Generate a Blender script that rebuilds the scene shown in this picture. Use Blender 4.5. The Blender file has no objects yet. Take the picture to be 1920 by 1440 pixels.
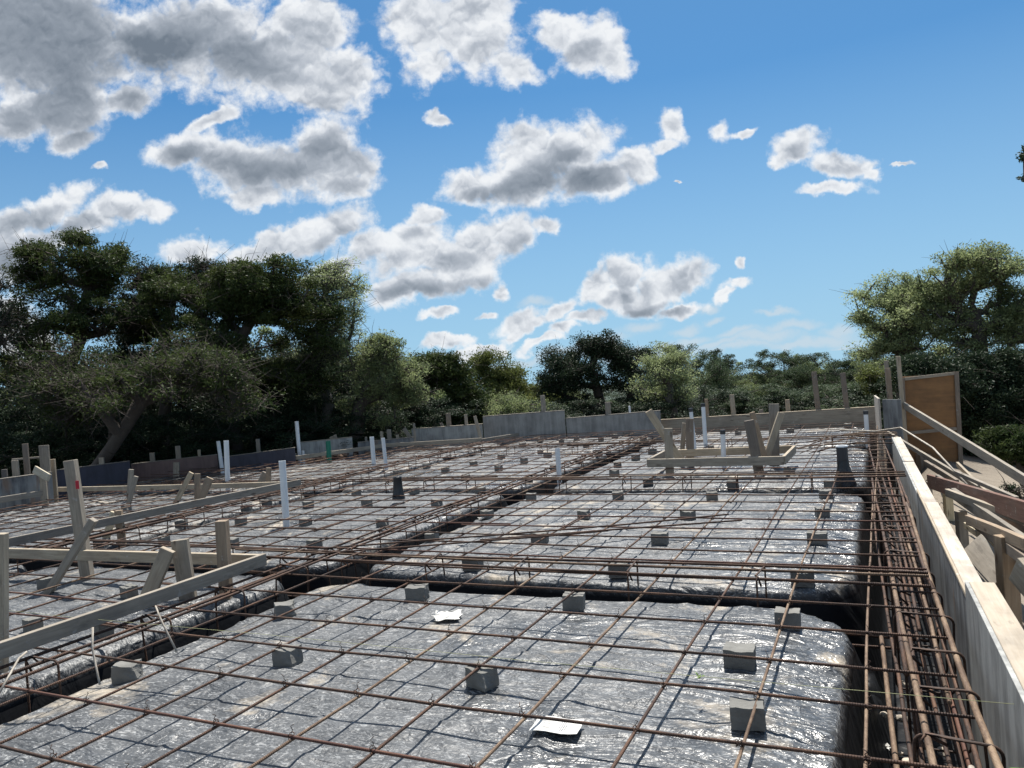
import bpy, bmesh, math, random
import numpy as np
from mathutils import Vector, Matrix
random.seed(7); RNG = np.random.default_rng(7)
R = math.radians
scn = bpy.context.scene; COL = scn.collection

# ------------------------------------------------------------------ camera
H = 1.36
YAW, PITCH, ROLL = R(25.5688), R(-0.6471), R(-4.3662)
FPX = 1441.64
fwd = Vector((-math.sin(YAW)*math.cos(PITCH), math.cos(YAW)*math.cos(PITCH), math.sin(PITCH)))
r0 = Vector((math.cos(YAW), math.sin(YAW), 0)); u0 = r0.cross(fwd)
RT = math.cos(ROLL)*r0 + math.sin(ROLL)*u0
UP = -math.sin(ROLL)*r0 + math.cos(ROLL)*u0
CP = Vector((0, 0, H))
cam = bpy.data.objects.new('camera', bpy.data.cameras.new('camera')); COL.objects.link(cam)
m = Matrix((RT, UP, -fwd)).transposed().to_4x4(); m.translation = CP
cam.matrix_world = m
cam.data.sensor_width = 36; cam.data.lens = 36*FPX/1920; cam.data.clip_end = 20000; cam.data.clip_start = .05
scn.camera = cam

# surveying helpers: where a sight line of the photo meets a surface of the place
def ray(x, y): return fwd + RT*((x-960)/FPX) - UP*((y-720)/FPX)
def G(x, y, z=0.0):
    d = ray(x, y); return CP + d*((z-H)/d.z)
def AT(x, y, t): return CP + ray(x, y)*t
def DX(x, y, X):
    d = ray(x, y); return CP + d*(X/d.x)
def dep(P): return (Vector(P)-CP).dot(fwd)
def VZ(P, y):
    """height of the photo row y above the ground point P"""
    w = Vector((P[0], P[1], 0))-CP
    k = (720-y)/FPX
    return (k*w.dot(fwd)-w.dot(UP))/(UP.z-k*fwd.z)

# ------------------------------------------------------------------ materials
def newmat(name):
    mt = bpy.data.materials.new(name); mt.use_nodes = True
    nt = mt.node_tree; return mt, nt, nt.nodes['Principled BSDF']
def N(nt, t, **kw):
    n = nt.nodes.new(t)
    for k, v in kw.items():
        if k in n.inputs.keys() if hasattr(n.inputs, 'keys') else False: n.inputs[k].default_value = v
        else: setattr(n, k, v)
    return n
def ramp(nt, fac, stops):
    r = nt.nodes.new('ShaderNodeValToRGB')
    e = r.color_ramp.elements
    while len(e) < len(stops): e.new(.5)
    for i, (p, c) in enumerate(stops):
        e[i].position = p; e[i].color = (*c, 1) if len(c) == 3 else c
    nt.links.new(fac, r.inputs[0]); return r.outputs[0]
def mixc(nt, f, a, b, mode='MIX'):
    n = nt.nodes.new('ShaderNodeMix'); n.data_type = 'RGBA'; n.blend_type = mode
    for s, v in ((0, f), (6, a), (7, b)):
        if hasattr(v, 'links') or hasattr(v, 'is_linked'): nt.links.new(v, n.inputs[s])
        elif isinstance(v, (int, float)): n.inputs[s].default_value = v
        else: n.inputs[s].default_value = (*v, 1)
    return n.outputs[2]
def mth(nt, op, a, b=None, c=None, clamp=False):
    n = nt.nodes.new('ShaderNodeMath'); n.operation = op; n.use_clamp = clamp
    for s, v in ((0, a), (1, b), (2, c)):
        if v is None: continue
        if isinstance(v, (int, float)): n.inputs[s].default_value = v
        else: nt.links.new(v, n.inputs[s])
    return n.outputs[0]
def coords(nt, scale=(1, 1, 1), kind='Object', offs=True):
    tc = nt.nodes.new('ShaderNodeTexCoord'); mp = nt.nodes.new('ShaderNodeMapping')
    mp.inputs['Scale'].default_value = scale
    nt.links.new(tc.outputs[kind], mp.inputs['Vector'])
    if offs:
        oi = nt.nodes.new('ShaderNodeObjectInfo')
        cx = nt.nodes.new('ShaderNodeCombineXYZ')
        a = mth(nt, 'MULTIPLY', oi.outputs['Random'], 37.0); b = mth(nt, 'MULTIPLY', oi.outputs['Random'], 91.0)
        nt.links.new(a, cx.inputs[0]); nt.links.new(b, cx.inputs[1]); nt.links.new(b, cx.inputs[2])
        nt.links.new(cx.outputs[0], mp.inputs['Location'])
    return mp.outputs[0]
def noise(nt, vec, scale, detail=4, rough=.55, dist=0.0):
    n = nt.nodes.new('ShaderNodeTexNoise'); n.inputs['Scale'].default_value = scale
    n.inputs['Detail'].default_value = detail; n.inputs['Roughness'].default_value = rough
    n.inputs['Distortion'].default_value = dist
    nt.links.new(vec, n.inputs['Vector']); return n.outputs['Fac']
def bump(nt, bs, h, strength, dist=.01, prev=None):
    b = nt.nodes.new('ShaderNodeBump'); b.inputs['Strength'].default_value = strength; b.inputs['Distance'].default_value = dist
    nt.links.new(h, b.inputs['Height'])
    if prev: nt.links.new(prev, b.inputs['Normal'])
    nt.links.new(b.outputs[0], bs.inputs['Normal']); return b.outputs[0]
def rnd(nt): return nt.nodes.new('ShaderNodeObjectInfo').outputs['Random']

def wood(name, c1, c2, c3, rough=.75, knots=True):
    """sawn timber: long grain along local X, growth lines, knots, stains"""
    mt, nt, bs = newmat(name)
    v = coords(nt, (1.2, 14, 14)); v2 = coords(nt, (1, 1, 1))
    g = noise(nt, v, 3.5, 6, .6, .6)
    fine = noise(nt, coords(nt, (4, 90, 90)), 2, 3, .6)
    big = noise(nt, v2, 2.3, 4, .6)
    col = ramp(nt, g, [(.25, c1), (.5, c2), (.75, c3)])
    col = mixc(nt, mth(nt, 'MULTIPLY', fine, .35), col, tuple(x*.55 for x in c2))
    sp = nt.nodes.new('ShaderNodeMapRange'); nt.links.new(big, sp.inputs[0]); sp.inputs[1].default_value = .48; sp.inputs[2].default_value = .72
    col = mixc(nt, mth(nt, 'MULTIPLY', sp.outputs[0], .55), col, (.16, .14, .12))
    if knots:
        vo = nt.nodes.new('ShaderNodeTexVoronoi'); vo.inputs['Scale'].default_value = 2.2
        nt.links.new(coords(nt, (1, 4.0, 4.0)), vo.inputs['Vector'])
        k = ramp(nt, vo.outputs['Distance'], [(0.05, (1, 1, 1)), (.13, (0, 0, 0))])
        col = mixc(nt, mth(nt, 'MULTIPLY', k, .8), col, (.07, .04, .025))
    spl = ramp(nt, noise(nt, coords(nt, (1, 1, 1)), 13, 5, .72), [(.62, (0, 0, 0)), (.66, (1, 1, 1))])
    col = mixc(nt, mth(nt, 'MULTIPLY', spl, .5), col, (.42, .41, .38))
    drk = ramp(nt, noise(nt, coords(nt, (.6, 2, 2)), 5, 5, .7), [(.58, (0, 0, 0)), (.68, (1, 1, 1))])
    col = mixc(nt, mth(nt, 'MULTIPLY', drk, .45), col, (.10, .085, .07))
    hs = nt.nodes.new('ShaderNodeHueSaturation'); nt.links.new(col, hs.inputs['Color'])
    nt.links.new(mth(nt, 'MULTIPLY_ADD', rnd(nt), .55, .72), hs.inputs['Value'])
    nt.links.new(mth(nt, 'MULTIPLY_ADD', rnd(nt), .5, .7), hs.inputs['Saturation'])
    nt.links.new(hs.outputs[0], bs.inputs['Base Color']); bs.inputs['Roughness'].default_value = rough
    bs.inputs['Specular IOR Level'].default_value = .25
    bump(nt, bs, g, .35, .004)
    return mt
M = {}
M['lumber'] = wood('weathered_lumber', (.26, .215, .16), (.36, .305, .235), (.46, .40, .31))
M['lumber_grey'] = wood('grey_lumber', (.235, .20, .155), (.33, .285, .225), (.42, .37, .295))
M['lumber_brown'] = wood('brown_lumber', (.20, .15, .11), (.28, .215, .155), (.35, .28, .21))
M['lumber_fresh'] = wood('fresh_lumber', (.46, .38, .25), (.55, .47, .33), (.62, .54, .40))
M['lumber_red'] = wood('red_stained_lumber', (.10, .055, .045), (.155, .09, .07), (.21, .13, .10))
M['plate'] = wood('sun_bleached_plate', (.36, .315, .26), (.46, .41, .355), (.54, .49, .43), knots=False)

def plywood(name, base, stain, streak=.6, tint=None):
    mt, nt, bs = newmat(name)
    g = noise(nt, coords(nt, (1.0, 1.0, 1.0)), 3.5, 7, .65)
    st = noise(nt, coords(nt, (4.5, 4.5, .5)), 2.2, 6, .65, .6)
    spk = noise(nt, coords(nt, (1, 1, 1)), 55, 3, .7)
    f = mth(nt, 'MULTIPLY', ramp(nt, st, [(.38, (0, 0, 0)), (.60, (1, 1, 1))]), streak)
    col = mixc(nt, f, base, stain)
    col = mixc(nt, mth(nt, 'MULTIPLY', ramp(nt, g, [(.4, (0, 0, 0)), (.75, (1, 1, 1))]), .5), col, tuple(min(1, x*1.6) for x in base))
    col = mixc(nt, mth(nt, 'MULTIPLY', ramp(nt, spk, [(.6, (0, 0, 0)), (.7, (1, 1, 1))]), .25), col, tuple(x*.4 for x in base))
    if tint:
        t2 = noise(nt, coords(nt, (3, 3, .9)), 1.4, 3)
        col = mixc(nt, mth(nt, 'MULTIPLY', ramp(nt, t2, [(.6, (0, 0, 0)), (.7, (1, 1, 1))]), .6), col, tint)
    nt.links.new(col, bs.inputs['Base Color']); bs.inputs['Roughness'].default_value = .6
    bump(nt, bs, g, .25, .004)
    return mt
M['ply_grey'] = plywood('used_form_plywood', (.215, .22, .215), (.055, .055, .06), .95, (.22, .13, .075))
M['ply_pale'] = plywood('pale_form_plywood', (.35, .35, .33), (.13, .13, .125), .75)
M['ply_far'] = plywood('grey_far_plywood', (.27, .265, .25), (.13, .125, .12), .7)
M['ply_navy'] = plywood('dark_form_plywood', (.045, .045, .065), (.02, .02, .03), .6)
M['ply_red'] = plywood('red_brown_form_plywood', (.16, .105, .095), (.08, .055, .055), .6)
M['ply_orange'] = plywood('orange_plywood', (.24, .12, .042), (.13, .065, .025), .75)

def rust_mat(name, cols, ribs=True):
    mt, nt, bs = newmat(name)
    a = noise(nt, coords(nt, (2.5, 8, 8)), 1.6, 4, .6)
    b = noise(nt, coords(nt, (6, 20, 20)), 6, 5, .7)
    f = mth(nt, 'ADD', mth(nt, 'MULTIPLY', a, .6), mth(nt, 'MULTIPLY', b, .4))
    col = ramp(nt, f, [(.3, cols[0]), (.47, cols[1]), (.62, cols[2])])
    nt.links.new(col, bs.inputs['Base Color']); bs.inputs['Roughness'].default_value = .72
    bs.inputs['Metallic'].default_value = .15
    h = b
    if ribs:
        w = nt.nodes.new('ShaderNodeTexWave'); w.wave_type = 'BANDS'; w.bands_direction = 'X'
        w.inputs['Scale'].default_value = 34; w.inputs['Distortion'].default_value = .3
        tc = nt.nodes.new('ShaderNodeTexCoord'); nt.links.new(tc.outputs['Object'], w.inputs['Vector'])
        h = mth(nt, 'ADD', w.outputs['Fac'], mth(nt, 'MULTIPLY', b, .4))
    bump(nt, bs, h, .8, .003)
    return mt
M['rebar'] = rust_mat('rusty_rebar', [(.020, .013, .011), (.052, .028, .019), (.14, .072, .042)])
M['rebar_tan'] = rust_mat('dusty_rebar', [(.05, .033, .023), (.125, .078, .05), (.27, .19, .125)])
M['rebar_red'] = rust_mat('fresh_rust_rebar', [(.045, .02, .015), (.095, .042, .03), (.16, .075, .045)])
M['wire'] = rust_mat('tie_wire', [(.018, .012, .010), (.038, .022, .016), (.10, .052, .032)], False)

def simple(name, c, rough=.5, var=.15, bsc=40, bst=.2, spec=.5):
    mt, nt, bs = newmat(name)
    n = noise(nt, coords(nt), 9, 6, .65)
    col = mixc(nt, n, tuple(x*(1-var*1.6) for x in c), tuple(min(1, x*(1+var)) for x in c))
    nt.links.new(col, bs.inputs['Base Color']); bs.inputs['Roughness'].default_value = rough
    bs.inputs['Specular IOR Level'].default_value = spec
    bump(nt, bs, noise(nt, coords(nt), bsc, 4, .6), bst, .004)
    return mt
M['pvc'] = simple('white_pvc', (.74, .76, .77), .35, .1, 20, .05)
M['pvc_in'] = simple('pipe_bore', (.05, .05, .05), .8)
M['green'] = simple('green_pipe', (.005, .16, .10), .35, .1, 20, .05)
M['blackpipe'] = simple('black_pipe', (.035, .037, .042), .4, .2, 20, .1)
M['blackwrap'] = simple('black_film_wrap', (.02, .02, .022), .3, .3, 14, 1.0)
M['block'] = simple('concrete_block', (.185, .182, .168), .9, .35, 60, .8)
M['paper'] = simple('paper', (.62, .61, .58), .8, .05, 10, .3)
M['ink'] = simple('ink', (.25, .25, .27), .8)
M['string'] = simple('yellow_string', (.40, .41, .22), .8)
M['redpaint'] = simple('red_spray_paint', (.45, .02, .04), .7)
M['steel'] = rust_mat('bright_steel', [(.20, .18, .15), (.34, .30, .25), (.5, .46, .4)], False)
M['mudstone'] = simple('muddy_rock', (.50, .44, .36), .9, .4, 30, 1)
M['soil'] = simple('clod', (.20, .13, .09), .95, .3, 30, 1)

# black polythene sheet, dusty in patches
def film():
    mt, nt, bs = newmat('black_poly_sheet')
    v = coords(nt, (1, 1, 1), 'Object', False)
    big = noise(nt, v, 0.55, 5, .6); mid = noise(nt, v, 6.5, 7, .72, .6)
    vs = coords(nt, (1.0, 2.6, 1.0), 'Object', False)
    fl = noise(nt, vs, 22, 5, .72, 1.6)
    thr = mth(nt, 'MULTIPLY_ADD', big, -.55, .86)
    dust = mth(nt, 'MULTIPLY', mth(nt, 'SUBTRACT', mth(nt, 'ADD', mth(nt, 'MULTIPLY', mid, .55), mth(nt, 'MULTIPLY', fl, .5)), thr), 5.0, clamp=True)
    flecks = ramp(nt, fl, [(.545, (0, 0, 0)), (.60, (1, 1, 1))])
    base = mixc(nt, ramp(nt, mid, [(.35, (0, 0, 0)), (.75, (1, 1, 1))]), (.045, .049, .054), (.125, .131, .138))
    base = mixc(nt, mth(nt, 'MULTIPLY', ramp(nt, noise(nt, v, 1.3, 5, .65, .8), [(.50, (0, 0, 0)), (.62, (1, 1, 1))]), .6), base, (.032, .036, .042))
    c = mixc(nt, mth(nt, 'MULTIPLY', flecks, .36), base, (.56, .575, .58))
    c = mixc(nt, mth(nt, 'MULTIPLY', dust, .60), c, (.56, .545, .51))
    tan = noise(nt, v, 1.7, 6, .7, .5)
    tf = mth(nt, 'MULTIPLY', ramp(nt, tan, [(.56, (0, 0, 0)), (.66, (1, 1, 1))]), mth(nt, 'MULTIPLY_ADD', mid, 1.8, -.35, clamp=True))
    # clay smeared by boots; the trench shade colour below covers it lower down
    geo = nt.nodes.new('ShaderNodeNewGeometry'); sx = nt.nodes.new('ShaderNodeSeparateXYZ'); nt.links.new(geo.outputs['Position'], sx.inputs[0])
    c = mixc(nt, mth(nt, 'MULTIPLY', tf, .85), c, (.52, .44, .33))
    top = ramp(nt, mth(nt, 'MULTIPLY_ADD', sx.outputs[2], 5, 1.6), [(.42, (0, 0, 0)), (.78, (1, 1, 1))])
    c = mixc(nt, top, (.010, .011, .013), c)  # trench shade put into the colour, sheet near black below pad level
    nt.links.new(c, bs.inputs['Base Color'])
    # clean glossy areas against dusty dull ones
    ex = mth(nt, 'MULTIPLY_ADD', sx.outputs[0], 1.1, 1.35, clamp=True)
    gl = mth(nt, 'MAXIMUM', ramp(nt, noise(nt, v, .9, 3, .5), [(.52, (0, 0, 0)), (.66, (1, 1, 1))]), ex)
    rr = mth(nt, 'ADD', mth(nt, 'MULTIPLY_ADD', gl, -.26, .50), mth(nt, 'MULTIPLY', mth(nt, 'ADD', dust, tf), .2))
    rr = mth(nt, 'ADD', rr, mth(nt, 'MULTIPLY_ADD', top, -.2, .2))
    nt.links.new(rr, bs.inputs['Roughness']); nt.links.new(mth(nt, 'MULTIPLY_ADD', top, .34, .10), bs.inputs['Specular IOR Level'])
    w1 = noise(nt, coords(nt, (1.0, 2.2, 1), 'Object', False), 1.9, 3, .5, 2.6)
    w2 = noise(nt, coords(nt, (1.5, 1.0, 1), 'Object', False), 9, 3, .5, 3.0)
    w3 = noise(nt, v, 70, 3, .6)
    h = mth(nt, 'ADD', mth(nt, 'ADD', w1, mth(nt, 'MULTIPLY', w2, .17)), mth(nt, 'MULTIPLY', w3, .006))
    h = mth(nt, 'MULTIPLY', h, mth(nt, 'MULTIPLY_ADD', top, .8, .2)); bump(nt, bs, h, 1.0, .048)
    return mt
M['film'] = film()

def earth():
    mt, nt, bs = newmat('ground_soil')
    v = coords(nt, (1, 1, 1), 'Object', False)
    a = noise(nt, v, .25, 6, .6); b = noise(nt, v, 3.0, 7, .7); c = noise(nt, v, 22, 5, .7)
    geo = nt.nodes.new('ShaderNodeNewGeometry'); sx = nt.nodes.new('ShaderNodeSeparateXYZ'); nt.links.new(geo.outputs['Position'], sx.inputs[0])
    pale = mixc(nt, b, (.17, .14, .105), (.32, .275, .22))
    litter = mixc(nt, b, (.045, .033, .024), (.12, .09, .065))
    # caliche clearing close to the building on the right, leaf litter under the trees, green far away
    dx = mth(nt, 'SUBTRACT', sx.outputs[0], 4.0); dy = mth(nt, 'SUBTRACT', sx.outputs[1], 6.0)
    d2 = mth(nt, 'SQRT', mth(nt, 'ADD', mth(nt, 'MULTIPLY', dx, dx), mth(nt, 'MULTIPLY', mth(nt, 'MULTIPLY', dy, dy), .16)))
    f = mth(nt, 'MULTIPLY', mth(nt, 'SUBTRACT', mth(nt, 'ADD', d2, mth(nt, 'MULTIPLY', a, 3)), 5.6), .7, clamp=True)
    col = mixc(nt, f, pale, litter)
    dist = nt.nodes.new('ShaderNodeVectorMath'); dist.operation = 'LENGTH'; nt.links.new(geo.outputs['Position'], dist.inputs[0])
    far = mth(nt, 'MULTIPLY_ADD', dist.outputs['Value'], 1/60, -1.0, clamp=True)
    fg = mixc(nt, noise(nt, v, .03, 8, .7), (.018, .034, .024), (.035, .055, .036))
    col = mixc(nt, far, col, fg)
    nt.links.new(col, bs.inputs['Base Color']); bs.inputs['Roughness'].default_value = .95
    bump(nt, bs, mth(nt, 'ADD', b, mth(nt, 'MULTIPLY', c, .4)), .8, .08)
    return mt
M['earth'] = earth()

def leafmat(name, c1, c2, tr=.3, accent=None):
    mt, nt, bs = newmat(name)
    v = coords(nt, (1, 1, 1), 'Object', False)
    a = noise(nt, v, 1.1, 4, .6); b = noise(nt, v, 17, 2, .5)
    f = ramp(nt, mth(nt, 'ADD', mth(nt, 'MULTIPLY', a, .6), mth(nt, 'MULTIPLY', b, .4)), [(.38, (0, 0, 0)), (.62, (1, 1, 1))])
    col = mixc(nt, f, c1, c2)
    if accent:
        col = mixc(nt, mth(nt, 'MULTIPLY', ramp(nt, noise(nt, v, .7, 2), [(.55, (0, 0, 0)), (.7, (1, 1, 1))]), .7), col, accent)
    nt.links.new(col, bs.inputs['Base Color']); bs.inputs['Roughness'].default_value = .55
    bs.inputs['Specular IOR Level'].default_value = .14
    t = nt.nodes.new('ShaderNodeBsdfTranslucent'); nt.links.new(col, t.inputs['Color'])
    mx = nt.nodes.new('ShaderNodeMixShader'); mx.inputs[0].default_value = tr
    nt.links.new(bs.outputs[0], mx.inputs[1]); nt.links.new(t.outputs[0], mx.inputs[2])
    nt.links.new(mx.outputs[0], nt.nodes['Material Output'].inputs['Surface'])
    return mt
M['juniper'] = leafmat('juniper_foliage', (.020, .038, .014), (.080, .105, .032), .35, (.085, .090, .022))
M['juniper_dark'] = leafmat('dark_juniper_foliage', (.016, .030, .018), (.045, .068, .034), .22)
M['oak'] = leafmat('live_oak_foliage', (.10, .135, .055), (.34, .39, .19), .5)
M['oak_pale'] = leafmat('pale_oak_foliage', (.13, .17, .075), (.42, .48, .25), .5)
M['oak_lime'] = leafmat('yellow_green_foliage', (.075, .10, .028), (.17, .19, .06), .4)
M['far_leaf'] = leafmat('far_foliage', (.030, .052, .028), (.095, .13, .062), .35)
M['bark'] = simple('grey_bark', (.075, .062, .052), .95, .35, 30, 1)
M['bark_pale'] = simple('pale_dead_wood', (.12, .108, .10), .95, .35, 30, 1)
M['grass'] = leafmat('weed_green', (.12, .22, .05), (.25, .36, .10), .4)

# ------------------------------------------------------------------ object helpers
WORDS = ['', 'first', 'second', 'third', 'fourth', 'fifth', 'sixth', 'seventh', 'eighth', 'ninth', 'tenth', 'eleventh', 'twelfth', 'thirteenth', 'fourteenth',
         'fifteenth', 'sixteenth', 'seventeenth', 'eighteenth', 'nineteenth', 'twentieth']
def ordw(n):
    if n <= 20: return WORDS[n]
    return {2: 'twenty-', 3: 'thirty-', 4: 'forty-'}[n//10]+WORDS[n % 10] if n % 10 else {3: 'thirtieth', 4: 'fortieth', 2: 'twentieth'}[n//10]
def tag(o, label=None, cat=None, group=None, kind=None):
    if label: o['label'] = label
    if cat: o['category'] = cat
    if group: o['group'] = group
    if kind: o['kind'] = kind
    return o
def empty(name, loc=(0, 0, 0)):
    o = bpy.data.objects.new(name, None); COL.objects.link(o); o.location = loc; o.empty_display_size = .1
    return o
def link(name, me, mat, parent=None, mw=None):
    o = bpy.data.objects.new(name, me); COL.objects.link(o)
    if mat is not None and len(me.materials) == 0: me.materials.append(M[mat] if isinstance(mat, str) else mat)
    if mw is not None: o.matrix_world = mw
    if parent is not None:
        o.parent = parent
        o.matrix_parent_inverse = Matrix.Translation(parent.location).inverted()
    return o
def mesh_np(name, V, F, smooth=False):
    """V (n,3), F (k,4) or (k,3)"""
    me = bpy.data.meshes.new(name); V = np.asarray(V, dtype=np.float32); F = np.asarray(F, dtype=np.int32)
    me.vertices.add(len(V)); me.vertices.foreach_set('co', V.ravel())
    k = F.shape[1]; me.loops.add(F.size); me.loops.foreach_set('vertex_index', F.ravel())
    me.polygons.add(len(F)); me.polygons.foreach_set('loop_start', np.arange(0, F.size, k, dtype=np.int32))
    try: me.polygons.foreach_set('loop_total', np.full(len(F), k, dtype=np.int32))
    except Exception: pass
    if smooth: me.polygons.foreach_set('use_smooth', np.ones(len(F), dtype=bool))
    me.update(calc_edges=True); me.validate(); return me
def box_mesh(name, L, w, t, ch=.0025, warp=0.0, seg=1):
    """board centred on origin, length X, width Z, thickness Y, chamfered"""
    bm = bmesh.new(); bmesh.ops.create_cube(bm, size=1)
    for v in bm.verts: v.co = Vector((v.co.x*L, v.co.y*t, v.co.z*w))
    c = min(ch, t*.2, w*.2)
    if c > .0004: bmesh.ops.bevel(bm, geom=list(bm.edges), offset=c, segments=1, affect='EDGES')
    if warp:
        bmesh.ops.bisect_plane(bm, geom=bm.verts[:]+bm.edges[:]+bm.faces[:], plane_co=(0, 0, 0), plane_no=(1, 0, 0))
        for k in (-.25, .25): bmesh.ops.bisect_plane(bm, geom=bm.verts[:]+bm.edges[:]+bm.faces[:], plane_co=(k*L, 0, 0), plane_no=(1, 0, 0))
        a, b = random.uniform(-warp, warp), random.uniform(-warp, warp)
        for v in bm.verts:
            s = math.cos(v.co.x/L*math.pi); v.co.y += a*s; v.co.z += b*s
    me = bpy.data.meshes.new(name); bm.to_mesh(me); bm.free(); return me
def frame_m(p0, p1, side=None):
    """matrix with X from p0 to p1, Z as near to `side` as possible, at the middle"""
    p0, p1 = Vector(p0), Vector(p1); x = (p1-p0).normalized()
    z = Vector(side) if side is not None else Vector((0, 0, 1))
    z = (z - x*z.dot(x))
    if z.length < 1e-4: z = Vector((0, 1, 0)) - x*x.y
    z.normalize(); y = z.cross(x)
    m = Matrix((x, y, z)).transposed().to_4x4(); m.translation = (p0+p1)/2; return m
def board(name, p0, p1, w=.089, t=.038, side=None, mat='lumber', parent=None, warp=0.0, label=None):
    L = (Vector(p1)-Vector(p0)).length
    o = link(name, box_mesh(name, L, w, t, warp=warp), mat, parent, frame_m(p0, p1, side))
    if label: o['label'] = label
    return o
VIEWR = Vector((r0.x, r0.y, 0))     # horizontal, across the view
def wallprism(name, P0, P1, z0, z1, t0, t1, th, mat, parent, into=None):
    """upright panel between ground points P0,P1; bottoms z0,z1, tops t0,t1"""
    P0, P1 = Vector((P0[0], P0[1], 0)), Vector((P1[0], P1[1], 0))
    x = (P1-P0); L = x.length; x.normalize(); y = Vector((-x.y, x.x, 0))
    bm = bmesh.new(); vs = []
    for yy in (0, th):
        for (xx, zz) in ((0, z0), (L, z1), (L, t1), (0, t0)): vs.append(bm.verts.new((xx, yy, zz)))
    a, b = vs[:4], vs[4:]
    bm.faces.new(a); bm.faces.new(b[::-1])
    for i in range(4): bm.faces.new((a[i], b[i], b[(i+1) % 4], a[(i+1) % 4])[::-1])
    bmesh.ops.recalc_face_normals(bm, faces=bm.faces)
    bmesh.ops.bevel(bm, geom=list(bm.edges), offset=.0015, segments=1, affect='EDGES')
    me = bpy.data.meshes.new(name); bm.to_mesh(me); bm.free()
    mw = Matrix((x, y, Vector((0, 0, 1)))).transposed().to_4x4(); mw.translation = P0
    return link(name, me, mat, parent, mw)
def tube_arrays(P, r, n=6, cap=True):
    """swept tube along points P with radii r -> verts, quads"""
    P = np.asarray(P, float); k = len(P); r = np.broadcast_to(np.asarray(r, float), (k,))
    T = np.gradient(P, axis=0); T /= np.linalg.norm(T, axis=1)[:, None]+1e-12
    ref = np.array([0, 0, 1.0]) if abs(T[0, 2]) < .9 else np.array([1.0, 0, 0])
    V = []
    a = ref-T[0]*ref.dot(T[0]); a /= np.linalg.norm(a)
    for i in range(k):
        a = a-T[i]*a.dot(T[i]); a /= np.linalg.norm(a); b = np.cross(T[i], a)
        for j in range(n):
            th = 2*math.pi*j/n; V.append(P[i]+r[i]*(math.cos(th)*a+math.sin(th)*b))
    F = []
    for i in range(k-1):
        for j in range(n): F.append((i*n+j, i*n+(j+1) % n, (i+1)*n+(j+1) % n, (i+1)*n+j))
    if cap:
        c0 = len(V); V.append(P[0]); V.append(P[-1])
        for j in range(n):
            F.append((c0, (j+1) % n, j, j)); F.append((c0+1, (k-1)*n+j, (k-1)*n+(j+1) % n, (k-1)*n+(j+1) % n))
    return V, F
def polymesh(name, V, F, smooth=True):
    me = bpy.data.meshes.new(name)
    F = [tuple(dict.fromkeys(f)) for f in F]
    me.from_pydata([tuple(v) for v in V], [], F)
    if smooth: me.polygons.foreach_set('use_smooth', [True]*len(me.polygons))
    me.update(); return me
def tube(name, P, r, mat, parent=None, n=8, local=True, cap=True):
    P = [Vector(p) for p in P]
    mw = frame_m(P[0], P[-1])
    inv = mw.inverted(); Q = [inv@p for p in P]
    V, F = tube_arrays([tuple(q) for q in Q], r, n, cap)
    return link(name, polymesh(name, V, F), mat, parent, mw)

# ------------------------------------------------------------------ ground
def ground_z(x, y):
    d = np.sqrt(x*x+y*y)
    z = -.55 - 0.75*np.clip((x-.2)/3.0, 0, 1) - .25*np.clip((-x-13)/6, 0, 1) - .5*np.clip((y-16)/8, 0, 1)
    z = z - np.clip(d-20, 0, 50)*.065 - np.clip(d-70, 0, 400)*.022 - np.clip(d-470, 0, 1e9)*.021
    z = z + .09*np.sin(x*.9+1)*np.cos(y*.7) * np.clip((d-10)/10, 0, 1)
    return z
def make_ground():
    rr = np.concatenate([np.linspace(.0, 40, 90), np.geomspace(41, 6000, 60)])
    th = np.linspace(0, 2*np.pi, 181)[:-1]
    X = np.outer(rr, np.cos(th)); Y = np.outer(rr, np.sin(th)); Y = Y+6*np.exp(-rr/50)[:, None]
    Z = ground_z(X, Y)
    # pit of the foundation: keep soil below the sheet
    inside = (X > -12.6) & (X < .5) & (Y > -2) & (Y < 16.2); Z = np.where(inside, -1.05, Z)
    V = np.stack([X, Y, Z], -1).reshape(-1, 3); n = len(th)
    i = np.arange(len(rr)-1)[:, None]*n; j = np.arange(n)[None, :]; j2 = (j+1) % n
    F = np.stack([i+j, i+j2, i+n+j2, i+n+j], -1).reshape(-1, 4)[:, ::-1]
    o = link('ground', mesh_np('ground', V, F, True), 'earth'); o['kind'] = 'structure'
make_ground()

# ------------------------------------------------------------------ vapour barrier with trenches
SURF = -.115
WX = lambda Y: .31+(4.3-Y)*.029       # inner face of the right-hand form
TR_X = [(-4.36, -4.02, .62), (-7.66, -7.44, .42), (-11.05, -10.85, .4)]      # trenches running away
TR_Y = [(4.80, 5.10, .58), (8.90, 9.10, .50), (13.0, 13.2, .4), (.55, .95, .5)]
def sst(a, b, x):
    t = np.clip((x-a)/(b-a), 0, 1); return t*t*(3-2*t)
def vnoise(x, y, seed):
    r = np.random.default_rng(seed); n = 64; g = r.random((n, n))
    xi = np.floor(x).astype(int); yi = np.floor(y).astype(int); fx = x-xi; fy = y-yi
    fx = fx*fx*(3-2*fx); fy = fy*fy*(3-2*fy)
    a = g[xi % n, yi % n]; b = g[(xi+1) % n, yi % n]; c = g[xi % n, (yi+1) % n]; d = g[(xi+1) % n, (yi+1) % n]
    return (a*(1-fx)+b*fx)*(1-fy)+(c*(1-fx)+d*fx)*fy
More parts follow.
